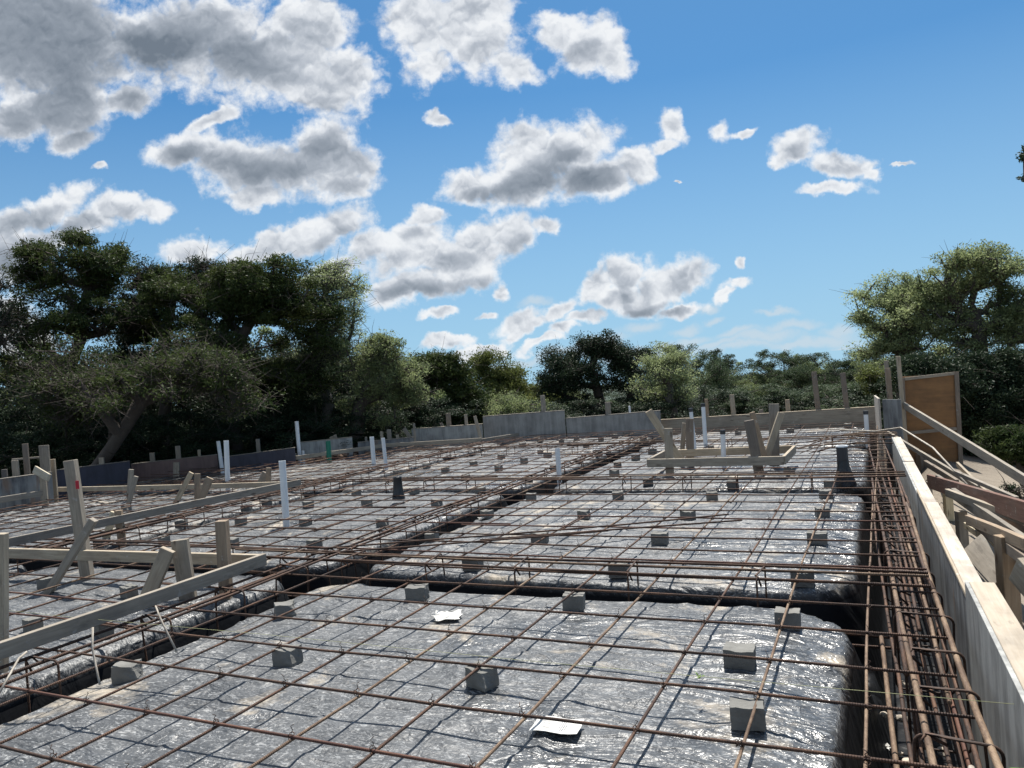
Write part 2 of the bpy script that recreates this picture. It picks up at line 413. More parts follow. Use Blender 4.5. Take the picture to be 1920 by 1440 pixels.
def surf(x, y):
    x = np.asarray(x, float); y = np.asarray(y, float)
    wob = .035*(vnoise(x*.9, y*.9, 1)-.5)+.010*(vnoise(x*4, y*4, 2)-.5)
    z = np.full(np.broadcast(x, y).shape, SURF)
    def cut(z, s, depth):      # s>0 inside
        lip = .035*sst(-.34, -.02, s)
        return np.minimum(z, SURF-lip-depth*sst(-.05, .13, s))
    s = x+.20+wob*.8; z = cut(z, s, .74)
    for a, b, d in TR_X: z = cut(z, np.minimum(x-a, b-x)+wob, d)
    for a, b, d in TR_Y:
        yc = y+.05*np.cos((x+2)*.8); z = cut(z, np.minimum(yc-a, b-yc)+wob, d)
    # rounded pillow corners where trenches meet
    def smax(p, q, k):
        h = np.clip(.5+.5*(p-q)/k, 0, 1); return q*(1-h)+p*h+k*h*(1-h)
    se_ = x+.20+wob*.8
    for a, b, d in TR_Y:
        yc = y+.05*np.cos((x+2)*.8); st = np.minimum(yc-a, b-yc)+wob
        z = cut(z, smax(se_, st, .55), min(d, .5))
        for a2, b2, d2 in TR_X: z = cut(z, smax(np.minimum(x-a2, b2-x)+wob, st, .34), min(d, d2, .5))
    top = z > SURF-.12
    z = z+top*(.016*(vnoise(x*1.1, y*1.6, 3)-.5)+.012*(vnoise(x*3.1, y*5.5, 4)-.5)+.006*(vnoise(x*9+y*3, y*15, 5)-.5))
    z = z+(~top)*(.02*(vnoise(x*5, y*5, 6)-.5))
    fold = vnoise(x*1.7+y*.6, y*4.3-x*.9, 8); z = z+.012*np.exp(-((fold-.5)/.035)**2)
    # gathers down the banks
    bank = sst(-.34, -.05, x+.20)*sst(.25, .0, x+.20)
    z = z+bank*.012*np.sin(y*38+7*vnoise(x*3, y*2.2, 9)*3)
    return z
def make_film():
    xs = np.arange(-12.9, .36, .034); ys = np.concatenate([np.arange(.4, 6.5, .026), np.arange(6.5, 16.0, .045)])
    X, Y = np.meshgrid(xs, ys, indexing='ij'); Z = surf(X, Y)
    X = np.minimum(X, WX(Y)-.004)
    V = np.stack([X, Y, Z], -1).reshape(-1, 3); ny = len(ys)
    i = np.arange(len(xs)-1)[:, None]*ny; j = np.arange(ny-1)[None, :]
    F = np.stack([i+j, i+ny+j, i+ny+j+1, i+j+1], -1).reshape(-1, 4)
    # leave out what lies beyond the walls
    cx = X[:-1, :-1].ravel(); cy = Y[:-1, :-1].ravel()
    keep = (cy < 15.9) & (cx > -12.15-.9*(cy > 8.6)*(cy < 11.6)) & ((cy-14.3) < (cx+9.6)*.55+np.where(cx > -8.2, 5, 0)) & ((cx > -11.2) | (cy < 12.4))
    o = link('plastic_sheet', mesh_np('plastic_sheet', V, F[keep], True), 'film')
    tag(o, 'dusty black plastic vapour barrier laid over the pads and trenches under the bars', 'plastic sheet')
make_film()
def gz(x, y): return float(surf(np.array([x]), np.array([y]))[0])

# ------------------------------------------------------------------ reinforcing mat
def bar_path(p0, p1, seed, amp=.006, zamp=.006, step=.45):
    r = random.Random(seed); p0, p1 = Vector(p0), Vector(p1); L = (p1-p0).length; k = max(3, int(L/step))
    x = (p1-p0).normalized(); s = Vector((-x.y, x.x, 0)); a, b, c = r.uniform(0, 6), r.uniform(0, 6), r.uniform(.5, 1.1)
    out = []
    for i in range(k+1):
        t = i/k; q = p0+(p1-p0)*t; d = t*L
        q = q+s*(amp*1.6*math.sin(d*c+a)+r.uniform(-amp, amp)*.4); q.z += zamp*(math.sin(d*1.3*c+b)-.3)+r.uniform(-zamp, zamp)*.3
        out.append(q)
    return out
LX = [-.121, -.53, -.91, -1.38, -1.805, -2.202]
while LX[-1] > -12: LX.append(LX[-1]-.405+random.uniform(-.02, .02))
TY = [2.321, 2.751, 3.165, 3.558, 4.003, 4.429, 4.844, 5.223, 5.579, 5.929]
lo = [2.321-.42*i for i in range(4, 0, -1)]
TY = lo+TY
while TY[-1] < 15.3: TY.append(TY[-1]+.39+random.uniform(-.02, .02))
def xlim(y):      # left end of cross bars
    if y < 8.3: return -11.75
    if y < 11.2: return -12.6
    if y < 12.3: return -10.9
    if y < 14.2: return -9.6
    return -8.0 if y > 14.8 else -9.0
def ylim(x):
    if x < -12.1: return 11
    if x < -11.5: return 11.3
    if x < -9.9: return 12.2
    if x < -8.3: return 14.2
    return 15.6
GROUPL, GROUPC = 'long bars of the reinforcing mat', 'cross bars of the reinforcing mat'
ties = {}
def tie_mesh():
    V, F = [], []
    for k in (-1, 1):
        P = [(.012*math.cos(t)*1, .012*math.sin(t)*k, .012*math.sin(t*1.0)+.002) for t in np.linspace(0, 2*math.pi, 9)]
        v, f = tube_arrays(P, .0019, 4, False); F += [tuple(i+len(V) for i in q) for q in f]; V += list(v)
    P = [(0, 0, .012), (.006, .004, .024), (-.004, .009, .036), (.01, .012, .045)]
    v, f = tube_arrays(P, .0016, 4, True); F += [tuple(i+len(V) for i in q) for q in f]; V += list(v)
    return polymesh('tie_wire', V, F)
TIE = tie_mesh(); TIE.materials.append(M['wire'])
for i, x in enumerate(LX):
    yl = ylim(x); cutp = random.uniform(6.2, 9.5); tilt = -.003
    segs = [(.45, cutp+.3), (cutp-.3, min(yl, 15.5))]
    for k, (a, b) in enumerate(segs):
        dx = (.016 if k else 0)
        P = bar_path((x+dx+random.uniform(-.01, .01), a, -.0145), (x+dx+random.uniform(-.015, .015)*1.5, b, -.0145), i*10+k)
        mt = 'rebar_tan' if (i in (0, 1, 3) and k == 0) or random.random() < .2 else 'rebar'
        o = tube('rebar', P, .0068, mt, n=8 if k == 0 else 5)
        which = 'near length' if k == 0 else 'far length'
        tag(o, f'{ordw(i+1)} long rebar counting left from the right edge trench, {which} running away', 'rebar', GROUPL)
cx_list = []
for j, y in enumerate(TY):
    xl = xlim(y); right = WX(y)-.10-random.uniform(0, .03)
    if y > 9.5: right -= .02
    c1 = random.uniform(-5.5, -3.2); segs = [(right, c1-.25), (c1+.25, xl)]
    for k, (a, b) in enumerate(segs):
        P = bar_path((a, y+random.uniform(-.008, .008)+.015*k, -.001), (b, y+random.uniform(-.02, .02)+.015*k, -.001), 500+j*10+k)
        mt = 'rebar_red' if (random.random() < .15 or (k == 1 and y > 7 and random.random() < .3)) else 'rebar'
        o = tube('rebar', P, .0068 if y < 8 else .0058, mt, n=8 if y < 7 else 5)
        if y < 1.7: w = f'{ordw(j+1)} cross rebar from the bottom edge'
        else: w = f'{ordw(j+1)} cross rebar counting away from the camera'
        tag(o, w+(', right-hand length' if k == 0 else ', left-hand length'), 'rebar', GROUPC)
        if k == 0 and y < 7.6:
            for x in LX[:12]:
                if x > c1-.2:
                    t = TIE; c = bpy.data.objects.new('tie_wire', t); COL.objects.link(c); c.parent = o
                    c.matrix_parent_inverse = o.matrix_world.inverted()
                    c.location = (x+random.uniform(-.004, .004), y+random.uniform(-.004, .004), -.006); c.rotation_euler = (0, 0, random.uniform(0, 6.28))

# stirrups and trench bars
def stirrup_path(w, d, rr=.035):
    pts = []
    for cx, cz, a0 in ((w/2-rr, -rr, 90), (w/2-rr, -d+rr, 0), (-w/2+rr, -d+rr, -90), (-w/2+rr, -rr, -180)):
        for k in range(5):
            a = math.radians(a0-k*22.5); pts.append((cx+rr*math.cos(a), 0, cz+rr*math.sin(a)))
    pts = [(-w/2+rr+.07, .012, -.03)]+[(-w/2+rr+.0, .012, 0)]+pts+[(-w/2+.02, -.01, -.02), (-w/2+.07, -.012, -.07)]
    return pts
def stirrup_mesh(w, d):
    V, F = tube_arrays(stirrup_path(w, d), .0062, 6); return polymesh('stirrup', V, F)
def stirrup(me, x, y, z, rot, mat, label, group):
    o = bpy.data.objects.new('stirrup', me); COL.objects.link(o)
    if not me.materials: me.materials.append(M[mat])
    o.location = (x, y, z); o.rotation_euler = (random.uniform(-.05, .05), random.uniform(-.05, .05), rot+random.uniform(-.12, .12))
    tag(o, label, 'stirrup', group); return o
se = stirrup_mesh(.24, .46); se2 = stirrup_mesh(.27, .40); sm = stirrup_mesh(.30, .42)
y = 2.15; k = 1
while y < 12.4:
    stirrup(se if k % 3 else se2, WX(y)-.185, y, -.03, 0, 'wire', f'{ordw(k)} steel stirrup from the camera in the trench along the right-hand form', 'stirrups in the right edge trench')
    y += random.uniform(.40, .52); k += 1
for ti, (a, b, d) in enumerate(TR_X[:2]):
    y = 2.6; k = 1
    nm = 'middle trench running away between the two long rows of pads' if ti == 0 else 'shallower trench running away on the left'
    nm = ('middle long trench', 'left long trench')[ti]
    while y < 14:
        stirrup(sm, (a+b)/2, y, .022, 0, 'rebar', f'{ordw(k)} rusty stirrup from the near end of the {nm}', f'stirrups in the {nm}')
        y += random.uniform(.55, .8); k += 1
for ti, (a, b, d) in enumerate(TR_Y[:3]):
    x = -.75; k = 1; nm = ('nearest cross trench', 'second cross trench', 'farthest cross trench')[ti]
    while x > (-11 if ti < 2 else -8.5):
        if min(abs(x+4.2), abs(x+7.5)) > .3:
            stirrup(sm, x, (a+b)/2, .020, math.pi/2, 'rebar', f'{ordw(k)} rusty stirrup leftward from the right end of the {nm}', f'stirrups in the {nm}'); k += 1
        x -= random.uniform(.55, .85)
def heavy(p0, p1, r, mat, label, seed, group='heavy bars in the trenches', amp=.008):
    o = tube('beam_bar', bar_path(p0, p1, seed, amp, .008), r, mat, n=8); tag(o, label, 'rebar', group); return o
# right edge trench: positions read off the photo at the near end
def wb(off, z): return lambda Y: Vector((WX(Y)+off, Y, z))
for nm, off, z, r, mt, a, b in (
    ('thick tan bar running close beside the right-hand form, top of the edge trench', -.085, -.035, .0135, 'rebar_tan', 1.9, 7.6),
    ('thick grey-brown bar on the pad side of the edge trench, top layer', -.285, -.03, .013, 'rebar_tan', 1.9, 5.2),
    ('thinner grey bar in the middle of the edge trench, near half', -.165, -.05, .0095, 'rebar_tan', 3.4, 6.2),
    ('muddy bar low in the edge trench beside the plastic bank', -.37, -.30, .012, 'rebar_tan', 2.2, 4.9),
    ('rusty bar low in the edge trench nearest the form', -.08, -.42, .012, 'rebar_red', 1.9, 12.0),
    ('dark bar in the edge trench a hand below the form-side bar', -.10, -.20, .0105, 'rebar', 1.9, 9.0),
    ('dark bar in the edge trench a hand below the pad-side bar', -.25, -.22, .0105, 'rebar', 1.9, 9.5),
    ('dark bar in the edge trench below the middle, second layer', -.19, -.28, .0095, 'rebar', 1.9, 8.8),
    ('dark bar in the edge trench against the plastic bank, second layer', -.33, -.26, .0095, 'rebar', 1.9, 9.6),
    ('rusty bar in the edge trench third layer, form side', -.13, -.36, .0105, 'rebar', 1.9, 9.8),
    ('rusty bar in the edge trench third layer, pad side', -.28, -.29, .0105, 'rebar', 1.9, 9.8),
    ('thin top bar of the edge trench between the two thick bars, far part', -.21, -.025, .009, 'rebar', 4.2, 10.5),
    ('lapped thick bar tied beside the form-side bar of the edge trench', -.093, -.035, .012, 'rebar', 4.9, 9.4),
    ('lapped thick bar tied beside the pad-side bar of the edge trench', -.31, -.035, .011, 'rebar', 3.6, 9.0),
    ('long thin bar of the edge trench, far half, beside the form', -.075, -.03, .010, 'rebar', 7.3, 12.9),
    ('long thin bar of the edge trench, far half, pad side', -.28, -.03, .010, 'rebar', 7.9, 12.9),
    ('short grey bar with a bent end in the near edge trench', -.145, -.07, .011, 'steel', 1.9, 2.95)):
    f = wb(off, z); heavy(f(a), f(b), r, mt, nm, hash(nm) % 1 + int(a*100+off*1000), 'bars in the right edge trench')
for ti, (a, b, d) in enumerate(TR_X[:2]):
    nm = ('middle long trench', 'left long trench')[ti]; c = (a+b)/2
    for q, (dx, z, w) in enumerate(((-.12, .012, 'upper left'), (.0, .010, 'upper middle'), (.12, .012, 'upper right'), (-.1, -.38+.02, 'lower left'), (.1, -.36, 'lower right'))):
        heavy((c+dx, 1.2 if ti == 0 else 3.4, z), (c+dx, 7.6, z), .0095, 'rebar', f'{w} heavy bar in the near half of the {nm}', 900+ti*20+q)
        heavy((c+dx+.02, 7.1, z), (c+dx+.02, 14.2, z), .0095, 'rebar', f'{w} heavy bar in the far half of the {nm}', 950+ti*20+q)
for ti, (a, b, d) in enumerate(TR_Y[:3]):
    nm = ('nearest cross trench', 'second cross trench', 'farthest cross trench')[ti]; c = (a+b)/2
    for q, (dy, z, w) in enumerate(((-.13, .014, 'upper front'), (.13, .014, 'upper rear'), (.05, .016, 'upper middle'), (-.1, -.37, 'lower front'), (.1, -.37, 'lower rear'))):
        heavy((.18, c+dy, z), (-5.2, c+dy, z), .009, 'rebar' if q != 2 else 'rebar_tan', f'{w} heavy bar in the right half of the {nm}', 1000+ti*20+q)
        heavy((-4.7, c+dy+.02, z), (-11 if ti < 2 else -8.8, c+dy+.02, z), .009, 'rebar', f'{w} heavy bar in the left half of the {nm}', 1100+ti*20+q)
# loose bars thrown across the mat
for nm, a, b in (('loose dark bar lying slantwise on the mat, longest of the three', (583, 1040), (1140, 993)),
                 ('loose dark bar lying slantwise on the mat, right-hand end of the three', (900, 1013), (1392, 974)),
                 ('loose dark bar lying slantwise on the mat, uppermost of the three', (600, 1030), (1366, 964))):
    o = tube('rebar', bar_path(G(*a, .022), G(*b, .026), len(nm), .01, .006), .0075, 'rebar'); tag(o, nm, 'rebar', 'loose bars on the mat')
# congested bent bars round the far right corner
for k in range(9):
    a = G(1500+random.uniform(-60, 70), 838+random.uniform(-18, 14), .02); b = Vector((.12+random.uniform(-.1, .1), a.y+random.uniform(.3, 2.6), .05))
    mid = (a+b)/2+Vector((0, random.uniform(-.15, .15), random.uniform(.02, .09)))
    o = tube('rebar', [a, a.lerp(mid, .5)+Vector((0, 0, .02)), mid, mid.lerp(b, .5), b], .0065, 'rebar_tan' if k % 2 else 'rebar', n=6)
    tag(o, 'thin bent bar in the tangle near the far right corner of the mat', 'rebar', 'bent bars tangled at the far right corner')
o = tube('rebar', [G(1575, 806, .10), G(1640, 809, .12), Vector((.22, 12.6, .16)), Vector((.55, 11.2, .02)), Vector((.8, 9.9, -.25))], .012, 'steel', n=8)
tag(o, 'grey bar bent down over the far end of the right-hand form', 'rebar')

# ------------------------------------------------------------------ spacer blocks
def block_mesh(seed):
    r = random.Random(seed); bm = bmesh.new(); bmesh.ops.create_cube(bm, size=1)
    sx, sy, sz = .138*r.uniform(.93, 1.04), .10*r.uniform(.92, 1.06), .093
    for v in bm.verts: v.co = Vector((v.co.x*sx, v.co.y*sy, v.co.z*sz))
    bmesh.ops.subdivide_edges(bm, edges=bm.edges[:], cuts=4, use_grid_fill=True)
    for v in bm.verts:
        if v.co.z > sz*.49 and abs(v.co.x) < sx*.13: v.co.z -= .005        # saddle for the bar
        e = sum((abs(v.co.x) > sx*.49, abs(v.co.y) > sy*.49, abs(v.co.z) > sz*.49))
        if e >= 2: v.co *= r.uniform(.965, .995)
        v.co += Vector((r.uniform(-1, 1), r.uniform(-1, 1), r.uniform(-1, 1)))*.0016
    if seed % 5 == 4:                                    # broken corner
        c = Vector((sx/2, -sy/2, sz/2))
        for v in bm.verts:
            if (v.co-c).length < .07: v.co = v.co.lerp(Vector((0, 0, 0)), .35*(1-(v.co-c).length/.07)+.1)
    me = bpy.data.meshes.new('spacer_block'); bm.to_mesh(me); bm.free(); me.materials.append(M['block']); return me
BM = [block_mesh(i) for i in range(5)]
BLK = [(540, 1237, 3, 'rounded concrete block on the near sheet, left of the crumpled paper', 4), (239, 1262, 35, 'chipped block tilted on the pad edge at lower left, above the bent rods', 4),
 (905, 1282, -18, 'chipped block under a long bar, left of the printed sheet of paper', 4), (783, 1114, 14, 'pale-topped block on the near pad edge, above the crumpled paper', 0),
 (1077, 1132, 12, 'pale-topped block on the near pad edge, centre right', 1), (535, 1145, 50, 'broken rounded block with white paper on it, left corner of near pad', 4),
 (1478, 1165, 2, 'block split by a long bar near the right edge of the near pad', 1), (1388, 1240, 3, 'whole block lying right of the long bar, largest with a pale flat top', 2),
 (1403, 1352, 8, 'nearest block, bottom right, crossed by a long bar', 3), (1533, 1012, 0, 'block on the middle pad, second row from cross trench, near right edge', 2),
 (1238, 1012, 4, 'block on the middle pad right of the loose bars, lower row', 1), (1013, 1010, 10, 'block half hidden under the loose slanting bars', 0), (887, 1056, 5, 'block at the front edge of the middle pad, left', 2),
 (1161, 1068, 3, 'flat pale block at the front edge of the middle pad, centre', 1), (1505, 1081, 3, 'flat pale block at the front edge of the middle pad, right', 2)]
used = []
for (px, py, rot, lab, vi) in BLK:
    P = G(px, py+6, SURF+.01); used.append(P); z = gz(P.x, P.y)
    z = max(z, SURF-.03)
    o = bpy.data.objects.new('spacer_block', BM[vi]); COL.objects.link(o); o.location = (P.x, P.y, z+.045); o.rotation_euler = (random.uniform(-.04, .04), random.uniform(-.04, .04), R(rot))
    tag(o, lab, 'concrete block', 'concrete blocks holding the mat up')
FAR = [(1290, 966), (1542, 962), (1549, 928), (1335, 930), (1095, 966), (1159, 930), (810, 1003), (913, 962), (996, 932), (717, 980), (590, 1021), (573, 979), (578, 948), (688, 945), (819, 945),
 (777, 921), (668, 924), (900, 916), (873, 896), (991, 895), (745, 886), (800, 874), (835, 882), (888, 870), (935, 878), (983, 865), (1038, 875), (1027, 854), (940, 857), (1085, 861), (1122, 850),
 (1013, 846), (980, 835), (1053, 828), (1099, 835), (1081, 822), (1127, 824), (1013, 826), (1153, 818), (1174, 813), (1206, 821), (1192, 858), (1223, 846), (1158, 871), (1152, 888), (1215, 903),
 (1373, 905), (1556, 906), (1311, 811), (1384, 812), (1482, 808), (1495, 800), (1590, 799), (1332, 840), (1480, 884), (242, 1110), (62, 1172), (189, 1018), (308, 1015), (437, 1017), (340, 980), (452, 979),
 (462, 950), (500, 941), (237, 953), (88, 1094), (195, 1182)]
names = {(242, 1110): 'block behind the nearest frame rail, right of the slanting brace', (62, 1172): 'block behind the nearest frame rail at far lower left', (195, 1182): 'broken block below the nearest frame rail',
 (88, 1094): 'small block at the foot of the slanting brace', (308, 1015): 'block just above the cross rail, left of the short wide stake', (437, 1017): 'block right of the brown stake',
 (590, 1021): 'tilted block on the pad right of the frame corner', (1549, 928): 'farther of the two split blocks near the right trench edge', (1542, 962): 'nearer of the two split blocks near the right trench edge',
 (1335, 930): 'block on the middle pad, rear row, centre right', (1159, 930): 'block on the middle pad, rear row, centre', (1095, 966): 'block on the middle pad, middle row, left of centre', (1290, 966): 'brown stained block touching a long bar, above the loose bars',
 (913, 962): 'block beside the middle long trench with paper on it', (717, 980): 'block with white scrap beside it, left of the middle long trench', (573, 979): 'block right below the nearest tall white pipe'}
rest_blocks = []
for k, (px, py) in enumerate(FAR):
    P = G(px, py+1, SURF+.03)
    z = gz(P.x, P.y)
    if z < SURF-.05: z = SURF-.02
    o = bpy.data.objects.new('spacer_block', BM[k % 5]); COL.objects.link(o); o.scale = (.86, .86, .92); o.location = (P.x, P.y, z+.043); o.rotation_euler = (random.uniform(-.06, .06), random.uniform(-.06, .06), random.uniform(-.4, .4))
    if (px, py) in names: tag(o, names[(px, py)], 'concrete block', 'concrete blocks holding the mat up')
    else: rest_blocks.append((px, P, o))
cells = {}
for px, P, o in rest_blocks:
    c = ('right-hand pads' if P.x > -4.2 else 'middle pads' if P.x > -7.55 else 'left pads',
         'before the nearest cross trench' if P.y < 5 else 'between first and second cross trenches' if P.y < 9 else 'between second and third cross trenches' if P.y < 13.1 else 'beyond the third cross trench')
    cells.setdefault(c, []).append((px, o))
for c, lst in cells.items():
    for k, (px, o) in enumerate(sorted(lst, key=lambda t: t[0])): tag(o, f'{ordw(k+1)} small block from left on the {c[0]}, {c[1]}', 'concrete block', 'concrete blocks holding the mat up')

# ------------------------------------------------------------------ upright pipes
def pipe(px, ytop, pyb, wpx, mat, label, name='vertical_pipe', cat='pipe', xt=None, zb=0.0, group='white pipes standing in the mat', capd=False):
    B = G(px, pyb, zb); t = dep(B); T = AT(xt if xt is not None else px-(pyb-ytop)*.065, ytop, t)
    r = wpx/2*t/FPX; B2 = B-(T-B).normalized()*.2
    e = empty(name, B); tag(e, label, cat, group)
    n = 16; L = (T-B2).length; mw = frame_m(B2, T)
    V, F = [], []
    for (x, rr) in ((-L/2, r), (L/2, r), (L/2, r*.84), (L/2-.12, r*.84)):
        for j in range(n): a = 2*math.pi*j/n; V.append((x, rr*math.cos(a), rr*math.sin(a)))
    for i in range(3):
        for j in range(n): F.append((i*n+j, i*n+(j+1) % n, (i+1)*n+(j+1) % n, (i+1)*n+j))
    F.append(tuple(3*n+j for j in range(n)))
    link('pipe', polymesh('pipe', V, F, False), mat, e, mw)
    if capd:
        V = []; F = []
        for (x, rr) in ((L/2-.05, r*1.12), (L/2+.006, r*1.12), (L/2+.006, .0001)):
            for j in range(n): a = 2*math.pi*j/n; V.append((x, rr*math.cos(a), rr*math.sin(a)))
        for i in range(2):
            for j in range(n): F.append((i*n+j, i*n+(j+1) % n, (i+1)*n+(j+1) % n, (i+1)*n+j))
        link('cap', polymesh('cap', V, F, False), 'blackpipe', e, mw)
    return e, r, B, t
pipe(536, 864, 968, 13, 'pvc', 'nearest tall white pipe, left of centre between the pads', xt=529)
pipe(427, 826, 903, 9, 'pvc', 'tall white pipe behind the left form rails, right one of a pair', xt=424)
pipe(416, 827, 877, 7, 'pvc', 'white pipe leaning slightly, left one of a pair against the red-brown form', xt=409)
pipe(562, 790, 859, 7, 'pvc', 'tallest thin white pipe near the green pipe', xt=556)
pipe(569, 845, 859, 5, 'pvc', 'stubby white pipe beside the tallest thin white pipe')
pipe(701, 819, 870, 8, 'pvc', 'left white pipe of the pair near the far left low board', xt=697)
pipe(723, 821, 868, 7, 'pvc', 'right white pipe of the pair near the far left low board', xt=718)
pipe(1048, 840, 886, 9, 'pvc', 'short white pipe standing in the middle long trench', xt=1045)
pipe(1357, 807, 862, 9, 'pvc', 'white pipe with black tape standing inside the formwork box', xt=1355, capd=True)
pipe(1303, 766, 845, 7, 'pvc', 'white pipe behind the left stakes of the formwork box', xt=1295, capd=True)
pipe(1323, 757, 834, 7.5, 'pvc', 'tallest white pipe beyond the formwork box', xt=1318, capd=True)
pipe(1626, 771, 816, 8, 'pvc', 'white pipe with black top in the far right corner', xt=1623, capd=True)
pipe(617, 827, 857, 9, 'green', 'short green pipe beside the far left forms', 'green_pipe', 'pipe', 615, group=None)
e, r, B, t = pipe(1582, 836, 886, 20, 'blackpipe', 'thick black pipe with pale rim, left of the right edge trench', 'black_pipe', 'pipe', 1578, group=None)
T = AT(1578, 836, t); mw = frame_m(B, T)
def ringmesh(prof, n=18, jit=0, mat=None):
    V, F = [], []
    for (x, rr) in prof:
        for j in range(n):
            a = 2*math.pi*j/n; q = 1+random.uniform(-jit, jit); V.append((x, rr*q*math.cos(a), rr*q*math.sin(a)))
    for i in range(len(prof)-1):
        for j in range(n): F.append((i*n+j, i*n+(j+1) % n, (i+1)*n+(j+1) % n, (i+1)*n+j))
    return V, F
Lp = (T-B).length
link('rim', polymesh('rim', *ringmesh([(Lp/2-.012, r*1.06), (Lp/2+.006, r*1.06), (Lp/2+.006, r*.8), (Lp/2-.01, r*.8)])), 'pvc', e, mw)
link('film_wrap', polymesh('film_wrap', *ringmesh([(-Lp/2-.14, r*2.2), (-Lp/2-.06, r*1.7), (-Lp/2+.03, r*1.22), (-Lp/4, r*1.05), (0, r*1.03)], jit=.06)), 'blackwrap', e, mw)
# film-wrapped stub
B = G(747, 926, 0); t = dep(B); T = AT(745, 897, t); r = 8.5*t/FPX
o = link('pipe_stub', polymesh('pipe_stub', *ringmesh([(-.16, r*1.5), (-.08, r*1.2), (0, r*1.0), (.1, r*.95), ((T-B).length/2+.02, r*1.0), ((T-B).length/2+.02, r*.05)], jit=.06)), 'blackwrap', None, frame_m(B, T))
tag(o, 'squat black film-wrapped stub on the left-hand pad', 'pipe')

# ------------------------------------------------------------------ right-hand form
e = empty('form_wall', (WX(8), 8, 0)); tag(e, 'long right-hand form wall with grey plywood face and bleached double plate, middle run', 'formwork')
wallprism('plywood_panel', (WX(4.2), 4.2), (WX(7.4), 7.4), -.95, -.95, .10, .10, -.018, 'ply_grey', e)
wallprism('plywood_panel', (WX(7.403), 7.403), (WX(9.4), 9.4), -.95, -.95, .085, .09, -.018, 'ply_pale', e)
wallprism('plywood_panel', (WX(9.403), 9.403), (WX(11.9), 11.9), -.95, -.95, .10, .10, -.018, 'ply_pale', e)
for (a, b, z, off, lab) in ((4.26, 6.9, .10, .0, 'plate_a'), (6.905, 9.4, .088, -.006, 'b'), (9.405, 11.0, .098, -.004, 'c'), (11.0, 11.9, .096, -.002, 'd')):
    for q, w in ((0, .089),):
        A = Vector((WX(a)+.066+off*.2, a, z-.018)); Bq = Vector((WX(b)+.066+off*.2, b, z-.018))
        board('top_plate', A, Bq, .038, .092, None, 'plate', e)
    A = Vector((WX(a)+.066, a, z-.40)); Bq = Vector((WX(b)+.066, b, z-.40)); board('waler', A, Bq, .089, .09, None, 'lumber', e)
for y in np.arange(4.6, 11.9, .8):
    board('stud', Vector((WX(y)+.064, y, -.93)), Vector((WX(y)+.064, y, -.447)), .04, .088, (0, 1, 0), 'lumber', e)
board('ply_edge', Vector((WX(4.23)+.004, 4.26, .112)), Vector((WX(7.4)+.004, 7.4, .110)), .022, .014, None, 'lumber', e)
e = empty('form_wall', (WX(3), 3, 0)); tag(e, 'nearest right-hand form wall, taller, with smooth grey panel and tan yellow plate', 'formwork')
wallprism('plywood_panel', (WX(1.2)-.008, 1.2), (WX(4.25)-.008, 4.25), -.95, -.95, .20, .20, -.018, 'ply_pale', e)
M['plate_near'] = wood('tan_plate', (.50, .38, .24), (.60, .48, .33), (.66, .56, .42))
board('top_plate', Vector((WX(1.2)+.064, 1.2, .182)), Vector((WX(4.25)+.064, 4.25, .182)), .038, .106, None, 'plate_near', e, .002)
board('top_plate', Vector((WX(1.2)+.064, 1.2, .143)), Vector((WX(4.25)+.064, 4.25, .143)), .036, .088, None, 'lumber', e)
for y in (1.7, 2.5, 3.3, 4.15): board('stud', Vector((WX(y)+.064, y, -.93)), Vector((WX(y)+.064, y, .122)), .04, .088, (0, 1, 0), 'lumber', e)

# outside posts, braces and stacked boards on the right
def post(name, px, py_top, X, wpx, zb, label, mat='lumber', t=.038, cat='stake', group='stakes outside the right-hand form', lean=.0, w=None):
    T = DX(px, py_top, X); ww = w or wpx*dep(T)/FPX
    e = empty(name, (T.x, T.y, zb)); tag(e, label, cat, group)
    board('post_shaft', (T.x+lean, T.y, zb), T, ww, t, VIEWR, mat, e)
    return e, T
def post1(name, px, py_top, X, wpx, zb, label, mat='lumber', th=None, cat='stake', group='stakes outside the right-hand form'):
    T = DX(px, py_top, X); w = wpx*dep(T)/FPX
    o = board(name, (T.x, T.y, zb), T, w, th or w*.8, VIEWR, mat); tag(o, label, cat, group); return T
T5 = post1('wooden_stake', 1884, 1004, .62, 30, -1.2, 'thick square timber stake beside the nearest form plate', 'lumber_brown')
T4 = post1('wooden_stake', 1801, 958, .56, 17, -1.2, 'double timber stake with pale cut top, second from the camera', 'lumber')
T3 = post1('wooden_stake', 1775, 905, .60, 14, -1.2, 'yellow-topped thin stake standing against the long slanting dark board', 'lumber_fresh')
T2 = post1('wooden_stake', 1731, 852, .60, 21, -1.2, 'wide stake with bright flat top in front of the orange panel', 'lumber_brown')
T1 = post1('wooden_stake', 1741, 903, .50, 9, -1.2, 'short stub stake between the form plate and the wide stake', 'lumber')
def bd(name, a, ta, b, tb, w, label, mat, th=.038, side=None, cat='board', group=None):
    A, B = AT(*a, ta), AT(*b, tb); o = board(name, A, B, w, th, side, mat, warp=.004); tag(o, label, cat, group); return o
bd('brace_board', (1690, 757), 13.0, (1945, 915), 7.2, .105, 'long grey brace board running from the tall panel down to the right edge', 'lumber_grey')
bd('brace_board', (1742, 902), 8.6, (1960, 972), 4.9, .15, 'long dark red-brown board with pale top edge behind the stakes', 'lumber_red')
bd('brace_board', (1665, 812), 12.0, (1835, 915), 9.0, .06, 'thin grey brace passing behind the wide stake', 'lumber_grey')
bd('brace_board', (1795, 870), 12.0, (1860, 935), 10.5, .07, 'short pale brace behind the foot of the orange panel', 'lumber')
bd('brace_board', (1735, 868), 9.5, (1795, 905), 8.6, .07, 'short brace between the wide stake and the thin stake', 'lumber_brown')
